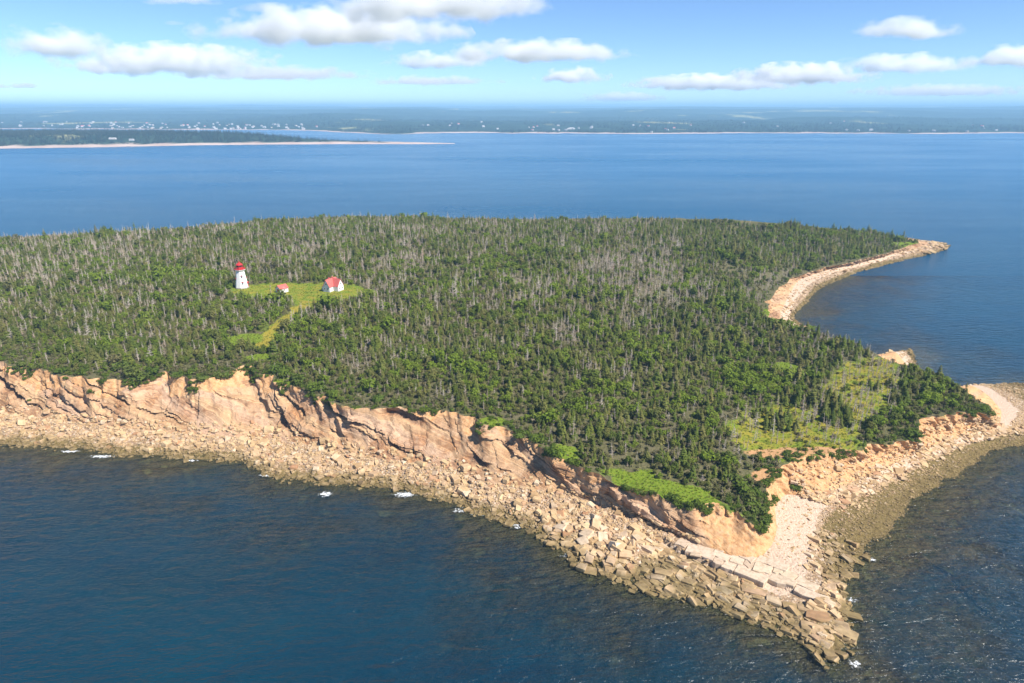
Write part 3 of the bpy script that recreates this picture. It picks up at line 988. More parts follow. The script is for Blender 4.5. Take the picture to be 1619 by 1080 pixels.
kind_of("spruce", [spruce_parts(rs, 4.3 * q, r_, n_, ba, ga) for q, r_, n_, ba, ga in [(1, 1.45, 12, .05, .08), (1.1, 1.25, 13, .10, .16), (.85, 1.6, 10, .03, .06), (1.0, 1.15, 12, .14, .25), (.75, 1.7, 9, .02, .06), (1.2, 1.5, 14, .08, .10)]] + [bush_parts(rs, 1.45, h_, 260, .26) for h_ in (3.2, 2.6, 3.7, 2.9)], M_BARK, M_SPRUCE, "trunk", "crown")
kind_of("dead", [dead_parts(rs, h_, n_, s_) for h_, n_, s_ in [(4.6, 40, 1.15), (5.2, 30, .95), (3.6, 44, 1.35), (4.2, 26, .85), (5.0, 46, 1.2)]], M_DEAD, M_DEAD, "trunk", "branches")
kind_of("shrub", [bush_parts(rs, 1.5, h_, 230, .24) for h_ in (2.2, 1.8, 2.6)], M_BARK, M_LEAF, "stem", "foliage")
kind_of("edge", [bush_parts(rs, 1.4, h_, 230, .22) for h_ in (1.6, 1.9, 1.3)], M_BARK, M_EDGE, "stem", "foliage")
SCRUB = [joined("scrub_joined", *bush_parts(rs, .9, h_, 60, .22), M_BARK, M_SCRUB) for h_ in (1.0, .8, 1.3)]
TUFT = [mesh_np("tuft", *tuft_mesh(rs), [M_TUFT]) for _ in range(3)]
ROCKS = [rock_mesh("rock_shape", rs, fl) for fl in (.6, .75, .5, .4, .85, .65, .33, .55)]


def instancer(name, protos, P, rot, scl, idx_, label, cat=None):
    me = bpy.data.meshes.new(name + "_points")
    me.from_pydata(np.asarray(P).tolist(), [], [])
    a = me.attributes.new("rot", 'FLOAT_VECTOR', 'POINT'); a.data.foreach_set("vector", np.asarray(rot, np.float32).ravel())
    a = me.attributes.new("scl", 'FLOAT_VECTOR', 'POINT'); a.data.foreach_set("vector", np.asarray(scl, np.float32).ravel())
    a = me.attributes.new("idx", 'INT', 'POINT'); a.data.foreach_set("value", np.asarray(idx_, np.int32))
    o = link(bpy.data.objects.new(name, me))
    pc = bpy.data.collections.new(name + "_kinds")
    for q, pm in enumerate(protos):
        pc.objects.link(bpy.data.objects.new("%s_kind_%02d" % (name, q), pm))
    ng = bpy.data.node_groups.new(name + "_scatter", 'GeometryNodeTree')
    ng.interface.new_socket("Geometry", in_out='INPUT', socket_type='NodeSocketGeometry')
    ng.interface.new_socket("Geometry", in_out='OUTPUT', socket_type='NodeSocketGeometry')
    gi, go = ng.nodes.new("NodeGroupInput"), ng.nodes.new("NodeGroupOutput")
    ci = ng.nodes.new("GeometryNodeCollectionInfo")
    ci.inputs[0].default_value = pc
    ci.inputs["Separate Children"].default_value = True
    ci.inputs["Reset Children"].default_value = True
    ip = ng.nodes.new("GeometryNodeInstanceOnPoints")
    ip.inputs["Pick Instance"].default_value = True

    def na(nm, typ):
        nd = ng.nodes.new("GeometryNodeInputNamedAttribute")
        nd.data_type = typ
        nd.inputs[0].default_value = nm
        return nd.outputs[0]
    L = ng.links.new
    L(gi.outputs[0], ip.inputs["Points"]); L(ci.outputs[0], ip.inputs["Instance"])
    L(na("idx", 'INT'), ip.inputs["Instance Index"])
    er = ng.nodes.new("FunctionNodeEulerToRotation")
    L(na("rot", 'FLOAT_VECTOR'), er.inputs[0]); L(er.outputs[0], ip.inputs["Rotation"])
    L(na("scl", 'FLOAT_VECTOR'), ip.inputs["Scale"])
    L(ip.outputs[0], go.inputs[0])
    md = o.modifiers.new("scatter", 'NODES')
    md.node_group = ng
    return tag(o, label, cat, None, "stuff")


def proj(x, y, z):
    dy, dz = y, z - CAM_H
    dep_ = dy * CP - dz * SP
    return 809.5 + FPX * x / dep_, 540 - FPX * (dy * SP + dz * CP) / dep_, dep_


# ------------------------------------------------------------------ where things grow
def zone(lst, x, y, z):
    """soft ellipses surveyed as (u, v, half-width u, half-depth v, weight), laid on the ground in metres"""
    m = np.zeros(len(x))
    for u, v, ru, rv, wgt in lst:
        zc = 16
        cx, cy = at(u, v, zc)
        ex = abs(at(u + ru, v, zc)[0] - cx)
        ey = abs(at(u, v - rv, zc)[1] - cy)
        q = np.sqrt(((x - cx) / ex) ** 2 + ((y - cy) / ey) ** 2)
        m = np.maximum(m, smooth(1.3, .5, q) * wgt)
    return m


DEADZ = [(640, 425, 75, 16, .85), (555, 385, 90, 12, .5), (1000, 440, 130, 40, .8), (880, 470, 120, 30, .55), (1000, 500, 60, 25, .6), (893, 528, 26, 20, .95), (60, 378, 110, 9, .8), (180, 415, 130, 12, .55), (430, 422, 90, 9, .7),
         (1090, 400, 60, 22, .5), (1215, 432, 40, 14, .7), (1440, 578, 32, 14, 1.0), (1180, 690, 60, 30, .55), (1150, 346, 30, 6, .7), (600, 560, 60, 30, .4), (700, 470, 80, 20, .4), (330, 440, 40, 8, .6), (800, 380, 140, 14, .45),
         (1350, 620, 50, 25, .8), (1290, 660, 60, 25, .6), (520, 345, 40, 5, .6), (560, 560, 40, 20, .5), (1310, 520, 50, 10, .5), (600, 480, 70, 15, .5), (230, 565, 60, 10, .25), (700, 620, 30, 10, .4), (950, 640, 40, 15, .3)]
LEAFZ = [(1185, 582, 55, 34, .9), (1245, 590, 25, 18, .6), (785, 428, 38, 14, .75), (255, 448, 60, 11, .6), (330, 448, 40, 8, .9), (720, 460, 60, 14, .35), (365, 383, 9, 3, .9), (1110, 620, 40, 30, .35), (410, 520, 22, 14, .5), (800, 610, 120, 30, .14), (400, 370, 60, 8, .3),
         (1250, 430, 10, 6, .4), (500, 520, 200, 60, .08), (1000, 540, 120, 30, .2), (880, 400, 100, 12, .2)]
xs1, ys1 = scatter_grid(-300, 270, 125, 300, 1.95, .48)
xs2, ys2 = scatter_grid(-500, 340, 300, 590, 2.25, .48)
xs, ys = np.concatenate([xs1, xs2]), np.concatenate([ys1, ys2])
ins = inside(T2[::2], xs, ys)
xs, ys = xs[ins], ys[ins]
zs = ground(xs, ys)
uu, vv, dd = proj(xs, ys, zs)
dT = dist_poly(T2[::4], xs, ys)
keep = (uu > -120) & (uu < 1740) & (dT > 1.0)
xs, ys, zs, uu, vv, dd, dT = [q[keep] for q in (xs, ys, zs, uu, vv, dd, dT)]
lawn = np.maximum(polymask(LAWN, xs, ys, 1.5), pathmask(xs, ys, 3.6))
open_ = np.maximum.reduce([lawn, polymask(EDGE_GRASS, xs, ys, .8), blobmask([GREENS[q] for q in (0, 1, 2, 3, 4, 6, 8, 9)], xs, ys), blobmask(SOILS, xs, ys)])
clear_ = polymask(CLEAR, xs, ys, 3)
rr = rng.random(len(xs))
pd = np.maximum(zone(DEADZ, xs, ys, zs) * 1.15, 0.17 + .16 * smooth(560, 470, vv) + .40 * smooth(-.1, .4, fbm(xs / 22, ys / 22, 0, 81, 3)) * smooth(560, 420, vv) + .12 * smooth(.1, .5, fbm(xs / 9, ys / 9, 0, 82, 2)))
pd = np.where(uu > 1420, np.where(vv > 590, .04, pd), pd)
pd = pd * np.where((uu > 1080) & (vv < 425) & (uu < 1440), .45, 1)
pl_ = np.maximum(zone(LEAFZ, xs, ys, zs), .06 + .42 * smooth(.0, .45, fbm(xs / 12, ys / 12, 0, 88, 3)) * (1 - .6 * smooth(440, 380, vv)))
alive_gap = smooth(-.40, .05, fbm(xs / 5.5, ys / 5.5, 0, 83, 3))       # small gaps in the canopy
kind = np.where(rr < pl_, 2, np.where(rng.random(len(xs)) < pd, 1, 0))
kind = np.where((clear_ > .5) & (rng.random(len(xs)) < .8), 1, kind)
dens = np.where(kind == 0, .30 + .62 * alive_gap, np.where(kind == 1, .72, .7))
dens = dens * (1 - open_)
copse = zone([(1225, 640, 40, 18, 1), (1310, 610, 22, 20, 1), (1330, 635, 26, 16, 1), (1260, 610, 30, 14, 1), (1380, 588, 20, 7, 1)], xs, ys, zs)
kind = np.where(copse > .5, 0, kind)
cl = np.where(kind == 0, .05, np.where(kind == 1, .58, .06))
cl = np.maximum(cl, copse * .9)
dens = np.where(clear_ > .5, np.minimum(dens, cl), dens)
kp = rng.random(len(xs)) < dens
xs, ys, zs, uu, vv, dd, dT, kind = [q[kp] for q in (xs, ys, zs, uu, vv, dd, dT, kind)]
sz = rng.uniform(.5, 1.0, len(xs)) ** 1.0 * (1 + .55 * (rng.random(len(xs)) < .12)) * 1.12 * np.where((uu > 1240) & (vv < 625), 1.0, 0.50 + 0.50 * smooth(0, 14, dT)) * (1 + .45 * fbm(xs / 14, ys / 14, 0, 85, 3))
sz = np.where(dd < 280, sz * .90, sz)
sz = np.where(kind == 1, sz * .95, np.where(kind == 2, sz * 1.35, sz))

LANDMARKS = [(at(1200, 790, 9), "on the bluff above the sandy point"), (at(1050, 730, 11), "behind the grassy cliff edge near the point"), (at(1130, 680, 11.5), "left of the grassy clearing"),
             (at(1270, 650, 9.5), "in the grassy clearing"), (at(1490, 630, 9.5), "on the right-hand headland"), (at(1330, 690, 9.5), "above the orange earth bank"), (at(1400, 690, 9), "above the orange earth bank"),
             (at(950, 670, 12.5), "above the right half of the sandstone cliff"), (at(750, 620, 15), "above the middle of the sandstone cliff"), (at(850, 640, 14), "above the middle of the sandstone cliff"), (at(500, 590, 16), "above the left half of the sandstone cliff"), (at(250, 570, 17), "above the left half of the sandstone cliff"),
             (at(60, 560, 17), "above the left end of the cliff"), (at(1180, 580, 10.5), "by the bright green thicket"), (at(400, 520, 18.5), "beside the yellow path"), (at(440, 470, 20), "around the lighthouse lawn")]
LMX = np.array([p for p, _ in LANDMARKS])


def lm(x, y):
    return LANDMARKS[int(np.argmin((LMX[:, 0] - x) ** 2 + (LMX[:, 1] - y) ** 2))][1]


def thing(name, x, y, z, rz, s, parts, label, cat_, group, tilt=(0, 0)):
    e = bpy.data.objects.new(name, None)
    e.empty_display_size = .3
    e.location = (x, y, z)
    e.rotation_euler = (tilt[0], tilt[1], rz)
    e.scale = s
    COL.objects.link(e)
    tag(e, label, cat_, group)
    for pn, me in parts:
        c = bpy.data.objects.new(pn, me)
        c.parent = e
        if pn == "branches": c["kind"] = "stuff"
        COL.objects.link(c)
    return e


NAMES = {0: ("spruce", "spruce_tree", "spruce tree", ("crown", "trunk")), 1: ("dead", "dead_tree", "dead tree", ("branches", "trunk")), 2: ("shrub", "leafy_shrub", "shrub", ("foliage", "stem"))}
LOOK = {0: ["medium green conical spruce", "slim ragged green spruce", "broad bushy green spruce", "thin open-branched green spruce", "low wide green spruce", "tall full green spruce", "rounded wind-clipped green spruce", "low rounded green spruce", "tall rounded green spruce", "squat rounded green spruce"],
        1: ["grey dead tree with dense twigs", "tall bare grey dead tree", "short wide grey dead tree", "thin sparse grey dead tree", "tall twiggy grey dead tree"],
        2: ["bright green rounded leafy shrub", "low bright green leafy shrub", "tall bright green leafy shrub"]}
STUFFNAME = {0: ("spruce_forest", "dense green spruce forest covering the rest of the island"), 1: ("dead_tree_stand", "grey standing dead trees scattered through the forest"), 2: ("shrub_thicket", "bright green shrubs growing between the spruces")}
for kd in (0, 1, 2):
    sel = np.where(kind == kd)[0]
    vis = sel[(uu[sel] > 8) & (uu[sel] < 1611)]
    order = vis[np.argsort(dd[vis] / (sz[vis] ** .7))][:300]
    kn, on, cn, pns = NAMES[kd]
    K = KINDS[kn]
    var = rng.integers(0, len(K), len(xs))
    if kd == 0:      # stands of pointed spruce and stands of wind-clipped round ones
        rnd = rng.random(len(xs)) < .40 + .75 * fbm(xs / 16, ys / 16, 0, 96, 2) + .22 * smooth(1000, 200, uu) - .25 * smooth(430, 380, vv)
        var = np.where(rnd, rng.integers(6, 10, len(xs)), rng.integers(0, 6, len(xs)))
    rz = rng.uniform(0, 6.28, len(xs))
    tl = rng.normal(0, .05 if kd == 1 else .025, (len(xs), 2))
    wide = rng.uniform(.85, 1.2, len(xs))
    zz = zs - 0.1
    for i_ in order:
        v_ = int(var[i_])
        lbl = LOOK[kd][v_] + " " + lm(xs[i_], ys[i_])
        if " cliff" in lbl: lbl += ", at the edge" if dT[i_] < 5 else (", set back" if dT[i_] > 14 else "")
        if sz[i_] > 1.15 and len(lbl.split()) < 15: lbl += ", outsized"
        thing(on, xs[i_], ys[i_], zz[i_], rz[i_], (sz[i_] * wide[i_], sz[i_] * wide[i_], sz[i_]), [(pns[1], K[v_][0]), (pns[0], K[v_][1])], lbl, cn, cn + "s: " + lbl, tl[i_])
    rest = np.setdiff1d(sel, order)
    s3 = np.column_stack([sz * wide, sz * wide, sz])
    instancer(STUFFNAME[kd][0], [k_[2] for k_ in K], np.column_stack([xs, ys, zz])[rest], np.column_stack([tl, rz])[rest], s3[rest], var[rest], STUFFNAME[kd][1])

# ---- bushes that hang over the cliff edge (each its own thing where large)
hang = [(100, 588, 15, 1.3), (60, 584, 16, 1.1), (130, 592, 15.5, 1.1), (205, 596, 14.5, 1.9), (222, 602, 13.5, 1.7), (195, 586, 15.5, 1.7), (213, 610, 12.3, 1.3), (238, 590, 15.5, 1.5), (105, 600, 13, .8), (33, 578, 16, 1.2), (362, 596, 14.5, 1.2), (322, 603, 15, 1.3), (300, 592, 16, 1.2),
        (282, 598, 15.5, 1.1), (345, 598, 15.5, 1), (600, 636, 15, 1.4), (672, 652, 12.5, .9), (640, 640, 15, 1.2), (440, 590, 16.5, 1.5), (470, 606, 16, 1.6), (500, 620, 15.5, 1.6), (530, 628, 15, 1.5), (455, 596, 16.5, 1.4), (20, 590, 13, .5), (46, 634, 8, .45),
        (1190, 800, 8.5, 1.2), (1200, 815, 7.2, 1.2), (1180, 790, 9, 1.3), (1205, 830, 6, 1), (1215, 800, 7.5, 1), (1170, 778, 9.5, 1.4), (1160, 765, 10, 1.4), (1190, 780, 9, 1.3), (1205, 842, 4.6, .8), (1255, 775, 4.5, 1.0), (1222, 790, 5.5, .9), (1448, 690, 8, 1.1), (1436, 688, 8.5, 1.3), (1562, 655, 6.5, 1.2), (1552, 650, 7.5, 1.1), (1213, 770, 8, 1.1),
        (1065, 790, 9, .9), (1105, 800, 8, .8), (1090, 806, 7, .7), (1120, 812, 6.5, .6), (880, 722, 11.5, 1.3), (905, 735, 11, 1.2), (820, 690, 13, 1.2), (850, 700, 12.5, 1.2)]
from mathutils.bvhtree import BVHTree
bv = BVHTree.FromPolygons([tuple(v) for v in CLIFF_ROWS.reshape(-1, 3).tolist()], loft_faces(NC + 1, NS).tolist())
gb = BVHTree.FromObject(island_ground, bpy.context.evaluated_depsgraph_get()) if False else BVHTree.FromPolygons([v.co[:] for v in g_me.vertices], [p.vertices[:] for p in g_me.polygons])
K = KINDS["edge"]
for u, v, z, s_ in hang:
    px_, py_ = at(u, v, z)
    o_ = Vector((0, 0, CAM_H)); d_ = (Vector((px_, py_, z)) - o_).normalized()
    h1, h2 = bv.ray_cast(o_, d_), gb.ray_cast(o_, d_)
    hits = [h for h in (h1, h2) if h[0] is not None]
    if not hits: continue
    h = min(hits, key=lambda q: q[3])
    p = h[0]
    v_ = rs.randrange(3)
    lbl = ["dark green rounded bush", "tall dark green bush", "low dark green bush"][v_] + (" overhanging the cliff edge " if z > 11 else " clinging to the bank ") + lm(p.x, p.y)
    thing("cliff_edge_bush", p.x, p.y, p.z - .15, rs.uniform(0, 6.28), (s_ * 1.6, s_ * 1.6, s_ * 1.35), [("stem", K[v_][0]), ("foliage", K[v_][1])], lbl, "bush", "bushes: " + lbl)
# low fringe of heath along the whole near edge
ne = np.where((svals < 31))[0]
pick = rng.choice(ne, 1300)
off = rng.uniform(-.5, 5.0, len(pick))
fx, fy = (T2[pick] - out_n[pick] * off[:, None]).T
okf = inside(Tc, fx, fy)
okf &= (polymask(EDGE_GRASS, fx, fy, 1) < .5) & (rng.random(len(fx)) < .35 + .65 * smooth(-.25, .2, fbm(fx / 8, fy / 8, 0, 90, 2)))
fx, fy = fx[okf], fy[okf]
fz = np.minimum(ground(fx, fy), 99)
cw = rng.integers(int(NC * .70), NC, 5200)
cs = rng.choice(ne, 5200)
cp = CLIFF_ROWS[cw, cs]
ck = (fbm(cp[:, 0] / 6, cp[:, 1] / 6, 0, 95, 3) + .55 * (cw / NC - .93) * 3 > .12) & (rng.random(5200) < .75)
ck &= ~((svals[cs] > 24.5) & (rng.random(5200) < .6))
cp = cp[ck]
fx, fy, fz = np.concatenate([fx, cp[:, 0]]), np.concatenate([fy, cp[:, 1]]), np.concatenate([fz, cp[:, 2]])
nF = len(fx)
s_ = rng.uniform(.35, .85, nF)
instancer("cliff_top_heath", [k_[2] for k_ in K] + SCRUB, np.column_stack([fx, fy, fz - .1]), np.column_stack([np.zeros((nF, 2)), rng.uniform(0, 6.28, nF)]), np.column_stack([s_, s_, s_ * .9]), rng.choice([0, 0, 1, 1, 2, 2, 3, 4, 5], nF), "low green and brown heath along the cliff top")

# ---- undergrowth and grass tufts
ux, uy = scatter_grid(-320, 260, 125, 330, 2.0, .5)
ux2, uy2 = scatter_grid(-460, 330, 330, 570, 3.6, .5)
ux, uy = np.concatenate([ux, ux2]), np.concatenate([uy, uy2])
oku = inside(Tc, ux, uy) & (dist_poly(T2[::6], ux, uy) > 1)
ux, uy = ux[oku], uy[oku]
lw = np.maximum.reduce([polymask(LAWN, ux, uy, 1), pathmask(ux, uy, 3.2), polymask(EDGE_GRASS, ux, uy, 1), blobmask(GREENS[:5], ux, uy), blobmask(SOILS, ux, uy)])
cm = polymask(CLEAR, ux, uy, 3)
okk = (lw < .5) & (rng.random(len(ux)) < np.where(cm > .5, .16, .92))
ux, uy = ux[okk], uy[okk]
nU = len(ux)
s_ = rng.uniform(.6, 1.5, nU)
instancer("undergrowth", SCRUB, np.column_stack([ux, uy, ground(ux, uy) - .08]), np.column_stack([np.zeros((nU, 2)), rng.uniform(0, 6.28, nU)]), np.column_stack([s_, s_, s_]), rng.integers(0, 3, nU), "low olive and tan undergrowth between the trees")
tx, ty = scatter_grid(-190, 260, 130, 345, .95, .5)
tm = np.maximum.reduce([polymask(EDGE_GRASS, tx, ty, .8), polymask(CLEAR, tx, ty, 3) * .55, blobmask(GREENS, tx, ty) * .8, pathmask(tx, ty, 4.2) * .3, polymask(LAWN, tx, ty, 1) * .35])
okk = inside(Tc, tx, ty) & (rng.random(len(tx)) < tm)
tx, ty = tx[okk], ty[okk]
nU = len(tx)
s_ = rng.uniform(.5, 1.1, nU)
instancer("grass_tufts", TUFT, np.column_stack([tx, ty, ground(tx, ty)]), np.column_stack([np.zeros((nU, 2)), rng.uniform(0, 6.28, nU)]), np.column_stack([s_, s_, s_ * rng.uniform(.6, 1.2, nU)]), rng.integers(0, 3, nU), "rough yellow green grass in the clearings")

# ------------------------------------------------------------------ boulders and rubble
def shore_at(si, t):
    r_ = np.clip(t, 0, 1) * NR
    a = np.floor(r_).astype(int).clip(0, NR - 1)
    f_ = (r_ - a)[:, None]
    return SHORE_ROWS[a, si] * (1 - f_) + SHORE_ROWS[a + 1, si] * f_


RP, RSZ, RFL = [], [], []


def rocks(n, s0, s1, t0, t1, med, sig, mx, tpow=1.0, flat=1.0, cond=None):
    cand = np.where((svals >= s0) & (svals < s1))[0]
    wl = wid[cand] * np.linalg.norm(np.roll(W2, -1, 0) - np.roll(W2, 1, 0), axis=1)[cand]
    si = rng.choice(cand, n, p=wl / wl.sum())
    t = t0 + (t1 - t0) * rng.random(n) ** tpow
    if cond is not None:
        kk = cond(si, t); si, t = si[kk], t[kk]
    p = shore_at(si, t)
    neg = t < 0
    p[neg, :2] += out_n[si[neg]] * (-t[neg] * wid[si[neg]])[:, None]
    p[neg, 2] = t[neg] * wid[si[neg]] * .15
    p[:, 0] += rng.normal(0, .2, len(si)); p[:, 1] += rng.normal(0, .2, len(si))
    sz_ = np.minimum(mx, med * np.exp(rng.normal(0, sig, len(si))))
    RP.append(p); RSZ.append(sz_); RFL.append(np.full(len(si), flat))


notsand = lambda si, t: t < 1 - SD[si] + .02
rocks(5200, 0, 16.5, -.10, 1.0, .62, .55, 2.6)
rocks(12000, 0, 17.5, 0, 1.0, .38, .35, 1.0)
rocks(300, 12.5, 17.0, -.05, .8, 1.45, .35, 3.0)
rocks(240, 16, 18.6, -.06, .70, 1.2, .35, 2.6, 1.0, .8)
rocks(100, 18.6, 20.9, -.06, .45, 1.25, .35, 2.6, 1.0, .8)
rocks(26, 20.6, 21.4, -.05, .3, 1.6, .3, 3.0, 1.0, .8)
rocks(900, 15.5, 21.5, -.08, .45, .6, .4, 1.6)
rocks(420, 21, 23.2, -.08, .5, .7, .45, 2.0)
rocks(16500, 22, 34, -.07, 1.0, .30, .4, 1.1, 1.0, .8, notsand)
rocks(900, 24.5, 31, .55, 1.0, .9, .45, 2.8, .7, .5)
rocks(160, 18, 24, .5, 1.0, .5, .4, 1.4, 1, .5)
rocks(1600, 34, 49, 0, 1.0, .8, .4, 2.6, 1, .6)
rocks(500, 46, 49, 0, 1.0, 1.5, .4, 4, 1, .5)
RP, RSZ, RFL = np.concatenate(RP), np.concatenate(RSZ), np.concatenate(RFL)
al = (RP[:, :2] - LA) @ LDV; ac = (RP[:, :2] - LA) @ LNV
LLEN = np.linalg.norm(LC - LA)
onl = (al > -2) & (al < LLEN + 1) & (ac > -.6) & (ac < 11) & (RSZ > .45)
RP, RSZ, RFL = RP[~onl], RSZ[~onl], RFL[~onl]
# blocks fallen on the talus at the cliff foot
cf = rng.choice(np.where(svals < 17)[0], 900)
rw = rng.integers(0, 9, 900)
RP = np.concatenate([RP, CLIFF_ROWS[rw, cf]]); RSZ = np.concatenate([RSZ, .8 * np.exp(rng.normal(0, .4, 900))]); RFL = np.concatenate([RFL, np.full(900, .9)])
cf = rng.choice(np.where((svals > 24.5) & (svals < 31.5))[0], 1100)
rw = (NC * .75 * rng.random(1100) ** 1.6).astype(int)
RP = np.concatenate([RP, CLIFF_ROWS[rw, cf]]); RSZ = np.concatenate([RSZ, .55 * np.exp(rng.normal(0, .45, 1100))]); RFL = np.concatenate([RFL, np.full(1100, .8)])
ru, rv, rd = proj(*RP.T)
la = at(1060, 842, 2.5); lb = at(1250, 930, 2)
LED = math.atan2(lb[1] - la[1], lb[0] - la[0])
nR = len(RP)
rvz = rng.uniform(0, 6.28, nR)
spit = (ru > 1010) & (rv > 850)
rvz = np.where(spit & (RSZ > 1.0), LED + rng.normal(0, .25, nR), rvz)
rrot = np.column_stack([rng.normal(0, .22, nR), rng.normal(0, .22, nR), rvz])
asp = np.where(spit & (RSZ > 1.0), rng.uniform(1.1, 1.9, nR), rng.uniform(.9, 1.45, nR))
rscl = np.column_stack([RSZ * asp, RSZ, RSZ * RFL * rng.uniform(.8, 1.15, nR)])
RP[:, 2] += RSZ * .08
rvar = rng.integers(0, len(ROCKS), nR)
vis = np.where((ru > 5) & (ru < 1614) & (rv < 1075) & (RP[:, 2] > -.2))[0]
order = vis[np.argsort(-(RSZ * asp / rd)[vis])][:270]


def rock_label(x, y, size, look):
    u_, v_, _ = proj(x, y, 1.5)
    if u_ > 1240 and v_ > 905: w_ = "at the rocky tip of the point"
    elif u_ > 1010 and v_ > 850 and u_ < 1330: w_ = "along the ledge left of the sandy point"
    elif u_ > 1230 and v_ > 640: w_ = "on the brown flat right of the point"
    elif u_ > 1200: w_ = "on the far cove shore"
    elif u_ > 850: w_ = "below the right end of the sandstone cliff"
    elif u_ > 600: w_ = "on the shore below the middle of the cliff"
    elif u_ > 300: w_ = "on the shore below the rust-stained cliff"
    else: w_ = "on the shore below the left end of the cliff"
    sz_ = "large" if size > 3.2 else ("medium" if size > 2.3 else "small")
    return "%s %s tan boulder %s" % (sz_, look, w_)


RLOOK = ["blocky", "thick blocky", "flattish", "flat slab-like", "tall blocky", "angular", "thin slab-like", "angular"]
for i_ in order:
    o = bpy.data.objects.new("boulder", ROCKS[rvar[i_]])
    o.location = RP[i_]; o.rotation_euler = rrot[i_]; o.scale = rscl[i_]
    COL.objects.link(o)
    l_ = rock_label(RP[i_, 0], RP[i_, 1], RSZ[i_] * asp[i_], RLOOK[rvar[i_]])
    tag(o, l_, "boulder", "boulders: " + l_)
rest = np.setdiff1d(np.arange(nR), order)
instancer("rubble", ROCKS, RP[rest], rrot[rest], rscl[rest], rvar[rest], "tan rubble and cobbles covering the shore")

# the ledge of the point: flagstones with open joints, broken off in a vertical face on the left
def m_flag():
    m, nt, out = mat("pale_flagstone")
    k = NT(nt)
    oi = nt.nodes.new("ShaderNodeObjectInfo")
    n2 = k.noise(0.9, 6, 0.7, k.pos())
    c = k.ramp(oi.outputs["Random"], [(0.0, (0.50, 0.38, 0.27)), (0.5, (0.60, 0.47, 0.35)), (1.0, (0.55, 0.44, 0.30))])
    c = k.mix(k.ramp(n2, [(0.36, 0.6), (0.55, 0.0)]), c, (0.33, 0.23, 0.14))
    nt.links.new(k.bsdf(c, 0.9, k.bump(n2, 0.7, 0.25), 0.1), out.inputs[0])
    return m


M_FLAG = m_flag()


def flag_mesh(L_, w_, h_):
    """uneven flat polygon slab, top at z = 0"""
    n = 9
    base_ = [(-.5, -.5), (-.12, -.52), (.22, -.49), (.5, -.5), (.52, .02), (.5, .5), (.1, .5), (-.3, .51), (-.5, .5)]
    pts = [((x + rs.uniform(-.035, .035)) * L_, (y + rs.uniform(-.15, .15)) * w_) for x, y in base_]
    e_ = .12
    v = [(x * (1 - e_ / L_), y * (1 - e_ / w_), rs.uniform(-.03, .03)) for x, y in pts] + [(x, y, -.14) for x, y in pts] + [(x * .97, y * .94, -h_) for x, y in pts]
    f = [tuple(range(n))] + [(a + n * q, (a + 1) % n + n * q, (a + 1) % n + n * (q + 1), a + n * (q + 1)) for q in (0, 1) for a in range(n)] + [tuple(reversed(range(2 * n, 3 * n)))]
    me = mesh_np("flagstone", v, f, [M_FLAG])
    bm = bmesh.new(); bm.from_mesh(me); bmesh.ops.recalc_face_normals(bm, faces=bm.faces); bm.to_mesh(me); bm.free()
    return me


ORD = ["first", "second", "third", "fourth", "fifth", "sixth", "seventh", "eighth", "ninth", "tenth", "eleventh", "twelfth", "last"]
ang0 = math.atan2(LDV[1], LDV[0])
for row, (acr, wd_, nm_) in enumerate([(1.3, 3.0, "on the dark ledge edge"), (4.4, 3.1, "in the middle row of the ledge"), (7.5, 3.0, "in the back row of the ledge")]):
    a_ = -1.0 + row * 3.5
    q = 0
    while a_ < LLEN - row * 4 and q < 13:
        L_ = rs.choice((2.4, 3.1, 4.0, 5.2, 6.8)) * rs.uniform(.9, 1.1)
        fr = (a_ + L_ / 2) / LLEN
        cpt = LA + LDV * (a_ + L_ / 2) + LNV * (acr + rs.uniform(-.8, .8) - 1.5 * math.sin(a_ * .17 + .6))
        zt = 2.58 - 0.95 * max(0, fr) + row * .03 + rs.uniform(-.12, .12)
        o = bpy.data.objects.new("flagstone", flag_mesh(L_ - .18, wd_ * rs.uniform(.92, 1.05), 1.9 if row == 0 else 1.0))
        o.location = (cpt[0], cpt[1], zt); o.rotation_euler = (rs.uniform(-.07, .07), rs.uniform(-.06, .06), ang0 + rs.uniform(-.14, .14))
        COL.objects.link(o)
        tag(o, "pale flat flagstone %s, %s from the bluff" % (nm_, ORD[q]), "flagstone", "flagstones of the point")
        a_ += L_; q += 1

# the surveyed big slabs of the point
SLABS = [(1310, 1030, .6, 3.6, 2.0, 1.3, 80, "last pale boulder at the very tip of the point"), (1301, 1008, .7, 2.4, 1.7, 1.1, 70, "second boulder from the tip of the point"), (1284, 992, .9, 4.8, 2.4, 1.2, -22, "long undercut slab near the tip of the point"), (1294, 972, 1.2, 4.6, 3.4, 1.4, -25, "big rounded slab topping the end of the point"),
         (1274, 962, 1.0, 3.2, 2.8, 1.3, -20, "squarish block beside the big slab at the end of the point"), (1316, 1000, .4, 2.6, 2.2, 1.0, 40, "low brown boulder awash right of the tip"), (1346, 972, .4, 4.0, 2.0, 1.0, -20, "pale oval boulder lying apart in the water right of the point"), (1322, 958, .5, 3.4, 2.6, 1.2, -35, "olive boulder at the water right of the point"), (1303, 950, .8, 2.8, 2.6, 1.5, -50, "upright olive block right of the spit crest"),
         (1250, 958, .9, 3.4, 2.0, 1.2, -10, "rounded boulder below the dark ledge near the tip"), (1224, 950, .9, 3.2, 2.4, 1.3, -25, "wedge block below the dark ledge"), (1190, 934, .9, 5.2, 2.4, 1.3, -24, "long rounded slab below the dark ledge"), (1155, 926, .9, 4.4, 2.0, 1.1, -15, "long low slab left of the dark ledge"), (1205, 945, .7, 3.6, 2.2, 1.0, -30, "low block awash below the ledge"), ]
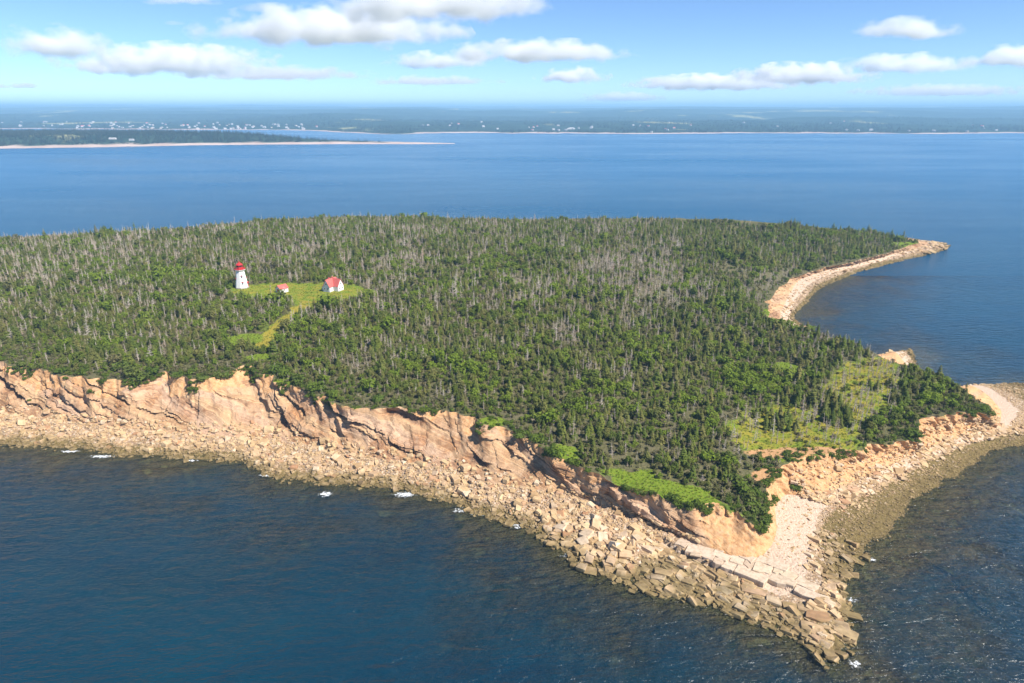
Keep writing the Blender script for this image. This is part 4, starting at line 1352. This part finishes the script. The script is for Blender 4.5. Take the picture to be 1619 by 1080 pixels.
for u, v, z, L_, w_, h_, ang, lb_ in SLABS:
    x_, y_ = at(u, v, z)
    o = bpy.data.objects.new("slab_boulder", rock_mesh("slab", rs, 1.0))
    o.location = (x_, y_, z - h_ * .25); o.rotation_euler = (rs.uniform(-.08, .08), rs.uniform(-.08, .08), R(ang)); o.scale = (L_ * 1.15, w_ * 1.15, h_)
    COL.objects.link(o)
    tag(o, lb_, "boulder", "slabs of the rocky point")

# ------------------------------------------------------------------ lighthouse, house, shed
M_WHITE = simple_mat("white_paint", (0.78, 0.76, 0.74), .7, .12, 1.2)
M_RED = simple_mat("red_paint", (0.52, 0.035, 0.035), .5, .25, 1.5)
M_ROOF = simple_mat("faded_red_shingles", (0.55, 0.13, 0.11), .85, .25, 2.5)
M_DARK = simple_mat("window_glass", (0.03, 0.035, 0.045), .15, .1)
M_FOUND = simple_mat("grey_concrete", (0.36, 0.33, 0.30), .9, .3, 2)


def prism_mesh(name, n, prof, m, rot=0.0, cap=True):
    """closed solid of revolution with n sides from (radius, z) pairs"""
    v, f = [], []
    for r_, z_ in prof:
        for k_ in range(n):
            a = rot + 2 * math.pi * k_ / n
            v.append((r_ * math.cos(a), r_ * math.sin(a), z_))
    for q in range(len(prof) - 1):
        for k_ in range(n):
            a, b = q * n + k_, q * n + (k_ + 1) % n
            f.append((a, b, b + n, a + n))
    if cap:
        f.append(tuple(reversed(range(n)))); f.append(tuple((len(prof) - 1) * n + k_ for k_ in range(n)))
    return mesh_np(name, v, f, [m])


def solid(name, v, f, m):
    me = mesh_np(name, v, f, [m])
    bm = bmesh.new(); bm.from_mesh(me); bmesh.ops.recalc_face_normals(bm, faces=bm.faces); bm.to_mesh(me); bm.free()
    return me


def box(name, cx, cy, cz, sx, sy, sz_, m):
    v = [(cx + a * sx / 2, cy + b * sy / 2, cz + c * sz_ / 2) for a in (-1, 1) for b in (-1, 1) for c in (-1, 1)]
    return solid(name, v, [(0, 1, 3, 2), (4, 5, 7, 6), (0, 1, 5, 4), (2, 3, 7, 6), (0, 2, 6, 4), (1, 3, 7, 5)], m)


def part(name, me, parent, loc=(0, 0, 0), rot=(0, 0, 0)):
    o = bpy.data.objects.new(name, me)
    o.parent = parent; o.location = loc; o.rotation_euler = rot
    COL.objects.link(o)
    return o


def root(name, loc, rz, label, cat_, group=None):
    e = bpy.data.objects.new(name, None)
    e.location = loc; e.rotation_euler = (0, 0, rz)
    COL.objects.link(e)
    return tag(e, label, cat_, group)


lx, ly = at(383, 455, 20)
lz = float(ground(np.array([lx]), np.array([ly]))[0])
LH = root("lighthouse", (lx, ly, lz), R(22.5 + 10), "white octagonal lighthouse with red lantern standing on the lawn", "lighthouse")
LH.scale = (.92,) * 3
RO = R(22.5)
part("foundation", prism_mesh("foundation", 8, [(3.75, -1.0), (3.7, .5)], M_FOUND, RO), LH)
part("tower", prism_mesh("tower", 8, [(3.5, .5), (2.75, 5), (2.18, 8.8), (2.12, 9.3)], M_WHITE, RO), LH)
part("cornice", prism_mesh("cornice", 8, [(2.15, 9.0), (2.75, 9.75), (2.95, 9.95), (2.95, 10.2)], M_WHITE, RO), LH)
part("gallery_deck", prism_mesh("gallery_deck", 8, [(3.0, 10.2), (3.0, 10.36)], M_RED, RO), LH)
rail = part("gallery_railing", prism_mesh("gallery_railing", 8, [(2.93, 11.25), (2.93, 11.38), (2.85, 11.38), (2.85, 11.25), (2.93, 11.25)], M_RED, RO, False), LH)
for k_ in range(16):
    a = 2 * math.pi * k_ / 16
    rr_ = 2.89 * (1 if k_ % 2 else math.cos(RO)) if False else 2.80
    part("baluster", box("baluster", rr_ * math.cos(a), rr_ * math.sin(a), 10.82, .09, .09, .95, M_RED), rail)
lan = part("lantern", prism_mesh("lantern", 8, [(1.65, 10.36), (1.65, 11.5)], M_RED, RO), LH)
part("lantern_glass", prism_mesh("lantern_glass", 8, [(1.55, 11.5), (1.55, 12.5)], M_DARK, RO), lan)
for k_ in range(8):
    a = RO + 2 * math.pi * k_ / 8
    part("mullion", box("mullion", 1.58 * math.cos(a), 1.58 * math.sin(a), 12.0, .14, .14, 1.0, M_RED), lan)
rf = part("roof", prism_mesh("roof", 8, [(1.95, 12.5), (1.9, 12.65), (1.1, 13.4), (.3, 13.75)], M_RED, RO), LH)
part("ventilator", prism_mesh("ventilator", 8, [(.22, 13.7), (.36, 13.95), (.34, 14.2), (.06, 14.45), (.03, 15.1)], M_RED), rf)
for ang_, z_, rad_ in ((-68, 6.2, 2.42), (-68, 2.8, 2.95), (22, 4.6, 2.68), (-158, 4.6, 2.68)):
    a = R(ang_ - 22)
    w_ = part("window", box("window", 0, 0, 0, .12, .95, 1.25, M_WHITE), LH, (rad_ * math.cos(a), rad_ * math.sin(a), z_), (0, R(-9), a))
    part("pane", box("pane", .05, 0, 0, .1, .65, .95, M_DARK), w_)
    part("pediment", solid("pediment", [(-.1, -.75, .66), (-.1, .75, .66), (-.1, 0, 1.1), (.3, -.75, .66), (.3, .75, .66), (.3, 0, 1.1)], [(0, 1, 2), (3, 4, 5), (0, 1, 4, 3), (1, 2, 5, 4), (0, 2, 5, 3)], M_RED), w_)
a = R(-22 + 0)
dr = part("door", box("door", 0, 0, 0, .16, 1.1, 2.1, M_RED), LH, (3.22 * math.cos(a), 3.22 * math.sin(a), 1.6), (0, R(-9), a))
part("pediment", solid("pediment", [(-.1, -.95, 1.1), (-.1, .95, 1.1), (-.1, 0, 1.7), (.6, -.95, 1.1), (.6, .95, 1.1), (.6, 0, 1.7)], [(0, 1, 2), (3, 4, 5), (0, 1, 4, 3), (1, 2, 5, 4), (0, 2, 5, 3)], M_RED), dr)


def wing(parent, ang, w, L_, hw, hr, ov=.35, back=0.0):
    """gabled wing running from -back to L_ along direction ang"""
    e = Matrix.Rotation(ang, 3, 'Z')
    def tr(pts): return [tuple(e @ Vector(p)) for p in pts]
    x0_, x1_, hwid = -back, L_, w / 2
    wl_ = solid("wall", tr([(x0_, -hwid, -.6), (x0_, hwid, -.6), (x0_, hwid, hw), (x0_, 0, hr), (x0_, -hwid, hw), (x1_, -hwid, -.6), (x1_, hwid, -.6), (x1_, hwid, hw), (x1_, 0, hr), (x1_, -hwid, hw)]),
               [(0, 1, 2, 3, 4), (5, 6, 7, 8, 9), (0, 1, 6, 5), (1, 2, 7, 6), (2, 3, 8, 7), (3, 4, 9, 8), (4, 0, 5, 9)], M_WHITE)
    part("wall", wl_, parent)
    sl = (hr - hw) / hwid
    r_ = None
    for sg in (-1, 1):
        yo = sg * (hwid + ov); zo = hw - sl * ov + .03
        t_ = .16
        pts = [(x0_ - ov, 0, hr + .03), (x1_ + ov, 0, hr + .03), (x1_ + ov, yo, zo), (x0_ - ov, yo, zo)]
        pts += [(p[0], p[1], p[2] + t_) for p in pts]
        r_ = part("roof", solid("roof", tr(pts), [(0, 1, 2, 3), (4, 5, 6, 7), (0, 1, 5, 4), (1, 2, 6, 5), (2, 3, 7, 6), (3, 0, 4, 7)], M_ROOF), parent)
    return r_


def gable_window(parent, ang, dist, z_, off=0.0, w=.85, h=1.25, nm="window"):
    e = Matrix.Rotation(ang, 3, 'Z')
    p = e @ Vector((dist + .03, off, z_))
    o = part(nm, box(nm, 0, 0, 0, .12, w, h, M_WHITE if nm == "window" else M_RED), parent, tuple(p), (0, 0, ang))
    if nm == "window":
        part("pane", box("pane", .04, 0, 0, .1, w - .22, h - .25, M_DARK), o)


hx, hy = at(523, 462, 20)
hx, hy = hx, hy + 5
hz = float(ground(np.array([hx]), np.array([hy]))[0])
face = math.atan2(-hy, -hx)            # towards the viewer
HS = root("keeper_house", (hx, hy, hz + .2), 0, "white keeper's house with two gables and faded red roof at the lawn edge", "house")
HS.scale = (.78,) * 3
aL, aR = face - R(42), face + R(48)
r1 = wing(HS, aL, 5.2, 6.2, 3.3, 7.3, back=3.0)
r2 = wing(HS, aR, 5.2, 6.2, 3.25, 7.25, back=3.0)
for aa in (aL, aR):
    gable_window(HS, aa, 6.2, 4.6)
    for of_ in (-1.3, 1.3): gable_window(HS, aa, 6.2, 1.7, of_)
gable_window(HS, face - R(42) + R(90), 2.6, 1.2, 3.9, 1.0, 2.0, "door")
part("chimney", box("chimney", 0, 0, 7.6, .8, .8, 1.6, M_ROOF), HS)
part("finial", prism_mesh("finial", 6, [(.14, 8.3), (.12, 8.6), (.03, 9.3)], M_WHITE), HS)
e = Matrix.Rotation(aL, 3, 'Z')
cL = e @ Vector((2.2, -4.0, 0))
lean = part("porch", solid("porch", [tuple(e @ Vector(p)) for p in [(.4, -5.4, -.6), (4.2, -5.4, -.6), (4.2, -2.62, -.6), (.4, -2.62, -.6), (.4, -5.4, 2.0), (4.2, -5.4, 2.0), (4.2, -2.62, 2.9), (.4, -2.62, 2.9)]], [(0, 1, 2, 3), (4, 5, 6, 7), (0, 1, 5, 4), (1, 2, 6, 5), (2, 3, 7, 6), (3, 0, 4, 7)], M_WHITE), HS)
part("porch_roof", solid("porch_roof", [tuple(e @ Vector(p)) for p in [(.1, -5.8, 1.93), (4.5, -5.8, 1.93), (4.5, -2.62, 2.96), (.1, -2.62, 2.96), (.1, -5.8, 2.08), (4.5, -5.8, 2.08), (4.5, -2.62, 3.12), (.1, -2.62, 3.12)]], [(0, 1, 2, 3), (4, 5, 6, 7), (0, 1, 5, 4), (1, 2, 6, 5), (2, 3, 7, 6), (3, 0, 4, 7)], M_ROOF), lean)

sx_, sy_ = at(446, 460, 20)
sz2 = float(ground(np.array([sx_]), np.array([sy_]))[0])
SH = root("oil_shed", (sx_, sy_, sz2 + .1), 0, "small white shed with red roof between lighthouse and house", "shed")
fs = math.atan2(-sy_, -sx_)
wing(SH, fs - R(55), 3.6, 2.3, 2.0, 3.5, .25, back=2.3)
gable_window(SH, fs - R(55), 2.3, 1.0, 0, .9, 1.7, "door")
gable_window(SH, fs + R(35), 1.8, 1.2, 0.3, .7, .8)
# ------------------------------------------------------------------ sandbar island across the channel
M_SAND = simple_mat("beach_sand", (0.60, 0.47, 0.38), .95, .2, .02)
def m_far():
    m, nt, out = mat("far_forest_and_fields")
    k = NT(nt)
    p = k.pos()
    n1 = k.noise(0.0016, 5, 0.6, k.mapping(p, (1, .45, 1)))
    n2 = k.noise(0.012, 6, 0.7, p)
    forest = k.ramp(n2, [(0.35, (0.012, 0.028, 0.018)), (0.65, (0.045, 0.075, 0.040))])
    field = k.ramp(n2, [(0.35, (0.17, 0.20, 0.06)), (0.65, (0.36, 0.31, 0.15))])
    c = k.mix(k.ramp(n1, [(0.60, 0.0), (0.64, 1.0)]), forest, field)
    c = k.mix(k.attr("beach", "Fac"), c, k.ramp(n2, [(0.3, (0.40, 0.27, 0.21)), (0.7, (0.62, 0.50, 0.42))]))
    nt.links.new(k.bsdf(c, .95, None, .05), out.inputs[0])
    return m
M_FAR = m_far()
FRONT = [(-260, 243), (-100, 239), (0, 235), (150, 233), (300, 230), (420, 228.5), (560, 228), (660, 228), (722, 227.5)]
BACKZ = [(722, 226.5), (660, 225), (600, 223.5), (520, 222.5), (440, 220), (300, 217), (150, 216), (0, 217), (-100, 219), (-260, 222)]
SB = np.array([at(u, v) for u, v in FRONT + BACKZ])
gx_, gy_ = np.meshgrid(np.arange(-2600, 300, 14.0), np.arange(1650, 2900, 14.0))
nxs, nys = gx_.shape[1], gx_.shape[0]
fx_, fy_ = gx_.ravel(), gy_.ravel()
dS = dist_poly(SB, fx_, fy_); inS = inside(SB, fx_, fy_)
dS = dS + fbm(fx_ / 60, fy_ / 60, 0, 101, 3) * 12
hump = 20 * smooth(-250, -800, fx_) + 3
zS = np.where(inS, 0.2 + 2.5 * smooth(0, 60, dS) + hump * smooth(50, 210, dS) + fbm(fx_ / 50, fy_ / 50, 0, 103, 3) * 2.0 * smooth(20, 70, dS), -1.5)
ii = (np.arange(nxs - 1)[None, :] + nxs * np.arange(nys - 1)[:, None]).ravel()
Fs = np.stack([ii, ii + 1, ii + 1 + nxs, ii + nxs], 1)
Fs = Fs[(zS[Fs] > -1).any(1)]
sb_me = mesh_np("sandbar_island", np.column_stack([fx_, fy_, zS]), Fs, [M_FAR], True, {"beach": smooth(85, 50, dS + fbm(fx_ / 40, fy_ / 40, 0, 107, 2) * 25)})
tag(link(bpy.data.objects.new("sandbar_island", sb_me)), "low wooded sandbar with pale beach across the channel", None, None, "structure")

# ------------------------------------------------------------------ far mainland
SHV = [(-500, 201), (-200, 202), (0, 203.5), (100, 203.5), (300, 205), (400, 205), (500, 206), (560, 209), (620, 212), (660, 211.5), (720, 210), (810, 210.5), (900, 211), (1000, 211.5), (1100, 211), (1200, 210.5), (1300, 211), (1400, 211.5), (1500, 211), (1619, 210), (1900, 209), (2200, 208)]
SHU = np.array([s_[0] for s_ in SHV]); SHY = np.array([at(s_[0], s_[1])[1] for s_ in SHV])
tu = np.linspace(-1.3, 1.3, 420)                      # X / Y
Ysh = np.interp(tu * FPX * .955 + 809.5, SHU, SHY) + fbm(tu * 40, tu * 0, 0, 111, 3) * 60
dn = np.concatenate([[-30, 0, 12, 30, 60, 100], np.linspace(160, 2600, 52), np.linspace(2750, 9000, 44), np.linspace(9400, 24000, 30)])
DD, UU = np.meshgrid(dn, tu, indexing='ij')
YY = Ysh[None, :] + DD
XX = UU * YY
def farz(X_, Y_, D_, u_):
    base_ = np.interp(D_, [-30, 0, 60, 400, 1500, 3500, 6000, 9000, 14000, 24000], [-2, 0.3, 3, 8, 22, 46, 72, 88, 95, 100])
    z_ = base_ + fbm(X_ / 1500, Y_ / 1500, 0, 121, 4) * 34 * smooth(150, 2500, D_) + 13 * np.sin(D_ / 620.0 + fbm(X_ / 2500, Y_ / 2500, 0, 127, 2) * 5) * smooth(300, 1800, D_) + fbm(X_ / 260, Y_ / 260, 0, 125, 3) * 5 * smooth(80, 600, D_)
    px_ = u_ * FPX * .955 + 809.5
    z_ += smooth(13000, 17000, D_) * smooth(24000, 19000, D_) * (110 * np.exp(-((px_ - 235) / 75) ** 2) + 95 * np.exp(-((px_ - 20) / 160) ** 2) + 70 * np.exp(-((px_ - 430) / 50) ** 2) + 55 * np.exp(-((px_ - 1560) / 260) ** 2) + 30)
    z_ += smooth(4500, 7500, D_) * (22 * np.exp(-((px_ - 1600) / 300) ** 2) + 10 * np.exp(-((px_ - 480) / 150) ** 2))
    return np.where(z_ > 130, 130 + 58 * np.tanh((z_ - 130) / 58), z_)
ZZ = farz(XX, YY, DD, UU)
nr_, nc_ = ZZ.shape
ii = (np.arange(nc_ - 1)[None, :] + nc_ * np.arange(nr_ - 1)[:, None]).ravel()
Ff = np.stack([ii, ii + 1, ii + 1 + nc_, ii + nc_], 1)
bch = (smooth(60, 20, DD + fbm(XX / 120, YY / 120, 0, 131, 3) * 60)) * (DD > -60)
far_me = mesh_np("far_mainland", np.column_stack([XX.ravel(), YY.ravel(), ZZ.ravel()]), Ff, [M_FAR], True, {"beach": bch.ravel()})
tag(link(bpy.data.objects.new("far_mainland", far_me)), "hazy blue wooded mainland with fields along the horizon", None, None, "structure")

# woods on the sandbar and along the far shore
M_FARTREE = m_foliage("far_tree_needles", [(0.020, 0.036, 0.014), (0.034, 0.056, 0.020), (0.028, 0.046, 0.018)])
FT = [joined("far_tree", *spruce_parts(rs, 9.0, 2.6, 6, .05, .0), M_BARK, M_FARTREE) for _ in range(3)]
sx1 = rng.uniform(-2400, 250, 30000); sy1 = rng.uniform(1800, 2800, 30000)
dS1 = dist_poly(SB, sx1, sy1) + fbm(sx1 / 60, sy1 / 60, 0, 101, 3) * 12
okk = inside(SB, sx1, sy1) & (dS1 > 78 + 20 * fbm(sx1 / 40, sy1 / 40, 0, 141, 2)) & (rng.random(len(sx1)) < np.interp(sx1, [-800, -400, 100], [1, .5, .12]))
sx1, sy1, dS1 = sx1[okk], sy1[okk], dS1[okk]
sz1 = 0.2 + 2.5 * smooth(0, 60, dS1) + (20 * smooth(-250, -800, sx1) + 3) * smooth(50, 210, dS1)
s_ = rng.uniform(.8, 1.7, len(sx1)) * np.interp(sx1, [-700, -200, 100], [1, .55, .35])
instancer("sandbar_wood", FT, np.column_stack([sx1, sy1, sz1 - 1]), np.column_stack([np.zeros((len(sx1), 2)), rng.uniform(0, 6, len(sx1))]), np.column_stack([s_ * 1.2, s_ * 1.2, s_]), rng.integers(0, 3, len(sx1)), "dark wood on the sandbar across the channel")
nft = 16000
ft_u = rng.uniform(-1.0, 1.0, nft); ft_d = 40 + 3200 * rng.random(nft) ** 1.3
ft_y = np.interp(ft_u * FPX * .955 + 809.5, SHU, SHY) + fbm(ft_u * 40, ft_u * 0, 0, 111, 3) * 60 + ft_d
ft_x = ft_u * ft_y
okk = fbm(ft_x / 300, ft_y / 500, 0, 151, 3) > -.12
ft_u, ft_d, ft_x, ft_y = ft_u[okk], ft_d[okk], ft_x[okk], ft_y[okk]
ft_z = farz(ft_x, ft_y, ft_d, ft_u)
s_ = rng.uniform(.9, 1.6, len(ft_x))
instancer("far_shore_wood", FT, np.column_stack([ft_x, ft_y, ft_z - 1]), np.column_stack([np.zeros((len(ft_x), 2)), rng.uniform(0, 6, len(ft_x))]), np.column_stack([s_ * 1.7, s_ * 1.7, s_]), rng.integers(0, 3, len(ft_x)), "dark woods on the far mainland shore")

# houses of the far town
def house_mesh(nm, L_, w_, hw, hr, mw, mr):
    v = [(-L_, -w_, -2), (L_, -w_, -2), (L_, w_, -2), (-L_, w_, -2), (-L_, -w_, hw), (L_, -w_, hw), (L_, w_, hw), (-L_, w_, hw), (-L_, 0, hr), (L_, 0, hr)]
    f = [(0, 1, 5, 4), (1, 2, 6, 9, 5), (2, 3, 7, 6), (3, 0, 4, 8, 7), (4, 5, 9, 8), (6, 7, 8, 9)]
    me = mesh_np(nm, v, f, [mw, mr])
    me.polygons.foreach_set("material_index", np.array([0, 0, 0, 0, 1, 1], np.int32))
    return me
M_GREYROOF = simple_mat("grey_roof", (0.33, 0.32, 0.32), .9, .2)
M_TANWALL = simple_mat("tan_wall", (0.62, 0.52, 0.42), .9, .2)
M_WEATHERED = simple_mat("weathered_white_wall", (0.52, 0.50, 0.47), .9, .2)
HM = [house_mesh("far_house_white", 8, 5, 5, 9, M_WEATHERED, M_GREYROOF), house_mesh("far_house_red_roof", 7, 5, 4.5, 8, M_WEATHERED, M_ROOF), house_mesh("far_house_tan", 9, 5, 4, 7, M_TANWALL, M_GREYROOF), house_mesh("far_barn_white", 12, 6, 5, 8, M_WEATHERED, M_WEATHERED)]
HLOOK = ["white grey-roofed house", "white red-roofed house", "tan grey-roofed house", "long white building"]
spans = [(10, 200, 30, 30, 500), (200, 300, 26, 30, 450), (300, 400, 24, 30, 420), (400, 530, 34, 30, 330), (680, 800, 8, 60, 600), (800, 930, 14, 40, 400), (930, 1200, 12, 40, 600), (1250, 1420, 7, 60, 800), (1450, 1615, 8, 60, 700)]
for a_, b_, n_, d0, d1 in spans:
    for q in range(n_):
        u = rs.uniform(a_, b_)
        tt = (u - 809.5) / (FPX * .955)
        d_ = d0 + (d1 * 2.2 - d0) * rs.random() ** 1.5
        y_ = float(np.interp(u, SHU, SHY) + fbm(np.array([tt * 40]), np.array([0.0]), 0, 111, 3)[0] * 60 + d_)
        x_ = tt * y_
        z_ = float(farz(np.array([x_]), np.array([y_]), np.array([d_]), np.array([tt]))[0])
        hv = rs.choices(range(4), (5, 2, 2, 1.2))[0]
        o = bpy.data.objects.new("far_house", HM[hv])
        o.location = (x_, y_, z_ + .8); o.rotation_euler = (0, 0, rs.uniform(0, 3.14)); o.scale = (rs.uniform(.6, 1.0),) * 3
        COL.objects.link(o)
        wh = "in the hazy town left of the sandbar tip" if u < 300 else ("at the right end of the hazy town behind the sandbar" if u < 530 else ("on the far shore in the middle of the horizon" if u < 1200 else "on the far shore at the right of the horizon"))
        l_ = "tiny %s %s" % (HLOOK[hv], wh)
        tag(o, l_, "house", "far houses: " + l_)
for u, v, z, hv, l_ in [(178, 219, 20, 3, "long pale building among the trees on the sandbar"), (208, 221, 19, 0, "small white house on the wooded sandbar")]:
    x_, y_ = at(u, v, z)
    o = bpy.data.objects.new("sandbar_house", HM[hv]); o.location = (x_, y_, z - 1.5); o.scale = (.8, .6, .5); COL.objects.link(o)
    tag(o, l_, "house")

# ------------------------------------------------------------------ haze
hz_me = mesh_np("haze", np.array([(a, b, c) for a in (-33000, 33000) for b in (-4000, 31500) for c in (-11.0, 200.0)]), [[0, 1, 3, 2], [4, 6, 7, 5], [0, 4, 5, 1], [2, 3, 7, 6], [0, 2, 6, 4], [1, 5, 7, 3]])
m, nt, out = mat("haze_air")
pv = nt.nodes.new("ShaderNodeVolumePrincipled")
pv.inputs["Color"].default_value = (0.43, 0.73, 1.0, 1)
pv.inputs["Density"].default_value = 1.35e-4
pv.inputs["Anisotropy"].default_value = 0.0
nt.links.new(pv.outputs[0], out.inputs["Volume"])
hz_me.materials.append(m)
hz_ob = link(bpy.data.objects.new("haze", hz_me))
tag(hz_ob, "pale blue summer haze over the water", None, None, "stuff")

# ------------------------------------------------------------------ clouds
def m_cloud(name, dens, seed, fscale, thr):
    m, nt, out = mat(name)
    k = NT(nt)
    o = k.obj()
    sep = nt.nodes.new("ShaderNodeSeparateXYZ"); nt.links.new(o, sep.inputs[0])
    oi = nt.nodes.new("ShaderNodeObjectInfo")
    vm = nt.nodes.new("ShaderNodeVectorMath"); vm.operation = 'LENGTH'
    # flat base: the lower half of the blob is squashed
    low = k.math('MULTIPLY', k.math('MINIMUM', sep.outputs[2], 0.0), 1.1)
    cb = nt.nodes.new("ShaderNodeCombineXYZ")
    k.set(cb.inputs[0], sep.outputs[0]); k.set(cb.inputs[1], sep.outputs[1]); k.set(cb.inputs[2], k.math('ADD', sep.outputs[2], low))
    nt.links.new(cb.outputs[0], vm.inputs[0])
    pos = k.mapping(k.pos(), (fscale, fscale, fscale * 1.5))
    n1 = k.noise(1.0, 7, 0.58, pos)
    q = k.math('SUBTRACT', k.math('ADD', k.math('SUBTRACT', 1.0, vm.outputs["Value"]), k.math('MULTIPLY', k.math('SUBTRACT', n1, 0.5), 3.2)), thr)
    d = k.math('MULTIPLY', k.ramp(q, [(0.0, 0.0), (0.2, .2), (0.6, 1.0)]), dens)
    pv = nt.nodes.new("ShaderNodeVolumePrincipled")
    pv.inputs["Color"].default_value = (1, 1, 1, 1)
    pv.inputs["Anisotropy"].default_value = 0.0
    k.set(pv.inputs["Density"], d)
    nt.links.new(pv.outputs[0], out.inputs["Volume"])
    return m
MC = m_cloud("cumulus", 0.0036, 0, 1 / 800.0, 0.14)
MT = m_cloud("thin_cloud", 0.0014, 0, 1 / 1100.0, 0.2)
def cloud_mesh(mt):
    bm = bmesh.new(); bmesh.ops.create_icosphere(bm, subdivisions=2, radius=1.12)
    me = bpy.data.meshes.new("cloud"); bm.to_mesh(me); bm.free(); me.materials.append(mt); return me
CM, CT = cloud_mesh(MC), cloud_mesh(MT)
CL = [  # u, v, half width px, half height px, altitude, thin?, label
    (680, 12, 165, 34, 1750, 0, "biggest grey-bottomed cloud at the top edge of the sky"),
    (525, 52, 165, 32, 1750, 0, "long white cloud just below the biggest cloud"),
    (85, 72, 75, 26, 1600, 0, "white cloud at the upper left with a trailing tail"),
    (270, 103, 140, 27, 1600, 0, "wide grey-white cloud over the far town at left"),
    (430, 120, 130, 13, 1600, 1, "thin grey streak right of the wide left cloud"),
    (690, 100, 68, 15, 1650, 0, "small white cloud in the middle of the sky"),
    (850, 86, 125, 19, 1700, 0, "elongated white cloud with grey base right of centre"),
    (905, 123, 48, 14, 1600, 0, "small white puff low in the middle of the sky"),
    (680, 130, 90, 9, 1600, 1, "faint low streak below the small middle cloud"),
    (1430, 50, 72, 18, 1750, 0, "single white cloud high at the right"),
    (1130, 134, 110, 14, 1600, 0, "low white cloud bank starting right of centre"),
    (1270, 122, 90, 19, 1600, 0, "middle of the low cloud bank at right"),
    (1430, 105, 85, 17, 1600, 0, "bright white right part of the low cloud bank"),
    (1545, 98, 25, 11, 1600, 0, "little white puff near the right edge"),
    (1600, 96, 60, 20, 1600, 0, "white cloud cut by the right edge"),
    (1490, 146, 110, 11, 1600, 1, "faint low grey cloud at the right above the hills"),
    (88, 38, 24, 7, 1700, 1, "tiny faint cloud above the left cloud"), (410, 15, 34, 10, 1700, 1, "small thin wisp left of the biggest cloud"), (20, 137, 40, 6, 1600, 1, "thin low streak at the left edge"), (290, 2, 50, 8, 1750, 0, "white cloud cut by the top edge at left"),
    (985, 156, 60, 9, 1600, 1, "faint low puff over the hills in the middle"), (275, 37, 16, 5, 1700, 1, "tiny wisp at the upper left"),
]
for u, v, hw_, hh_, alt, thinf, l_ in CL:
    x_, y_ = at(u, v, alt)
    dpt = math.hypot(x_, y_)
    y_d = y_ * CP + (alt - CAM_H) * 0
    sc_ = y_ / FPX * 1.02
    o = bpy.data.objects.new("cloud", CT if thinf else CM)
    o.location = (x_, y_, alt)
    o.scale = (hw_ * sc_ * 1.16, hw_ * sc_ * 0.65, hh_ * sc_ * 1.12)
    COL.objects.link(o)
    tag(o, l_, "cloud", "summer clouds")
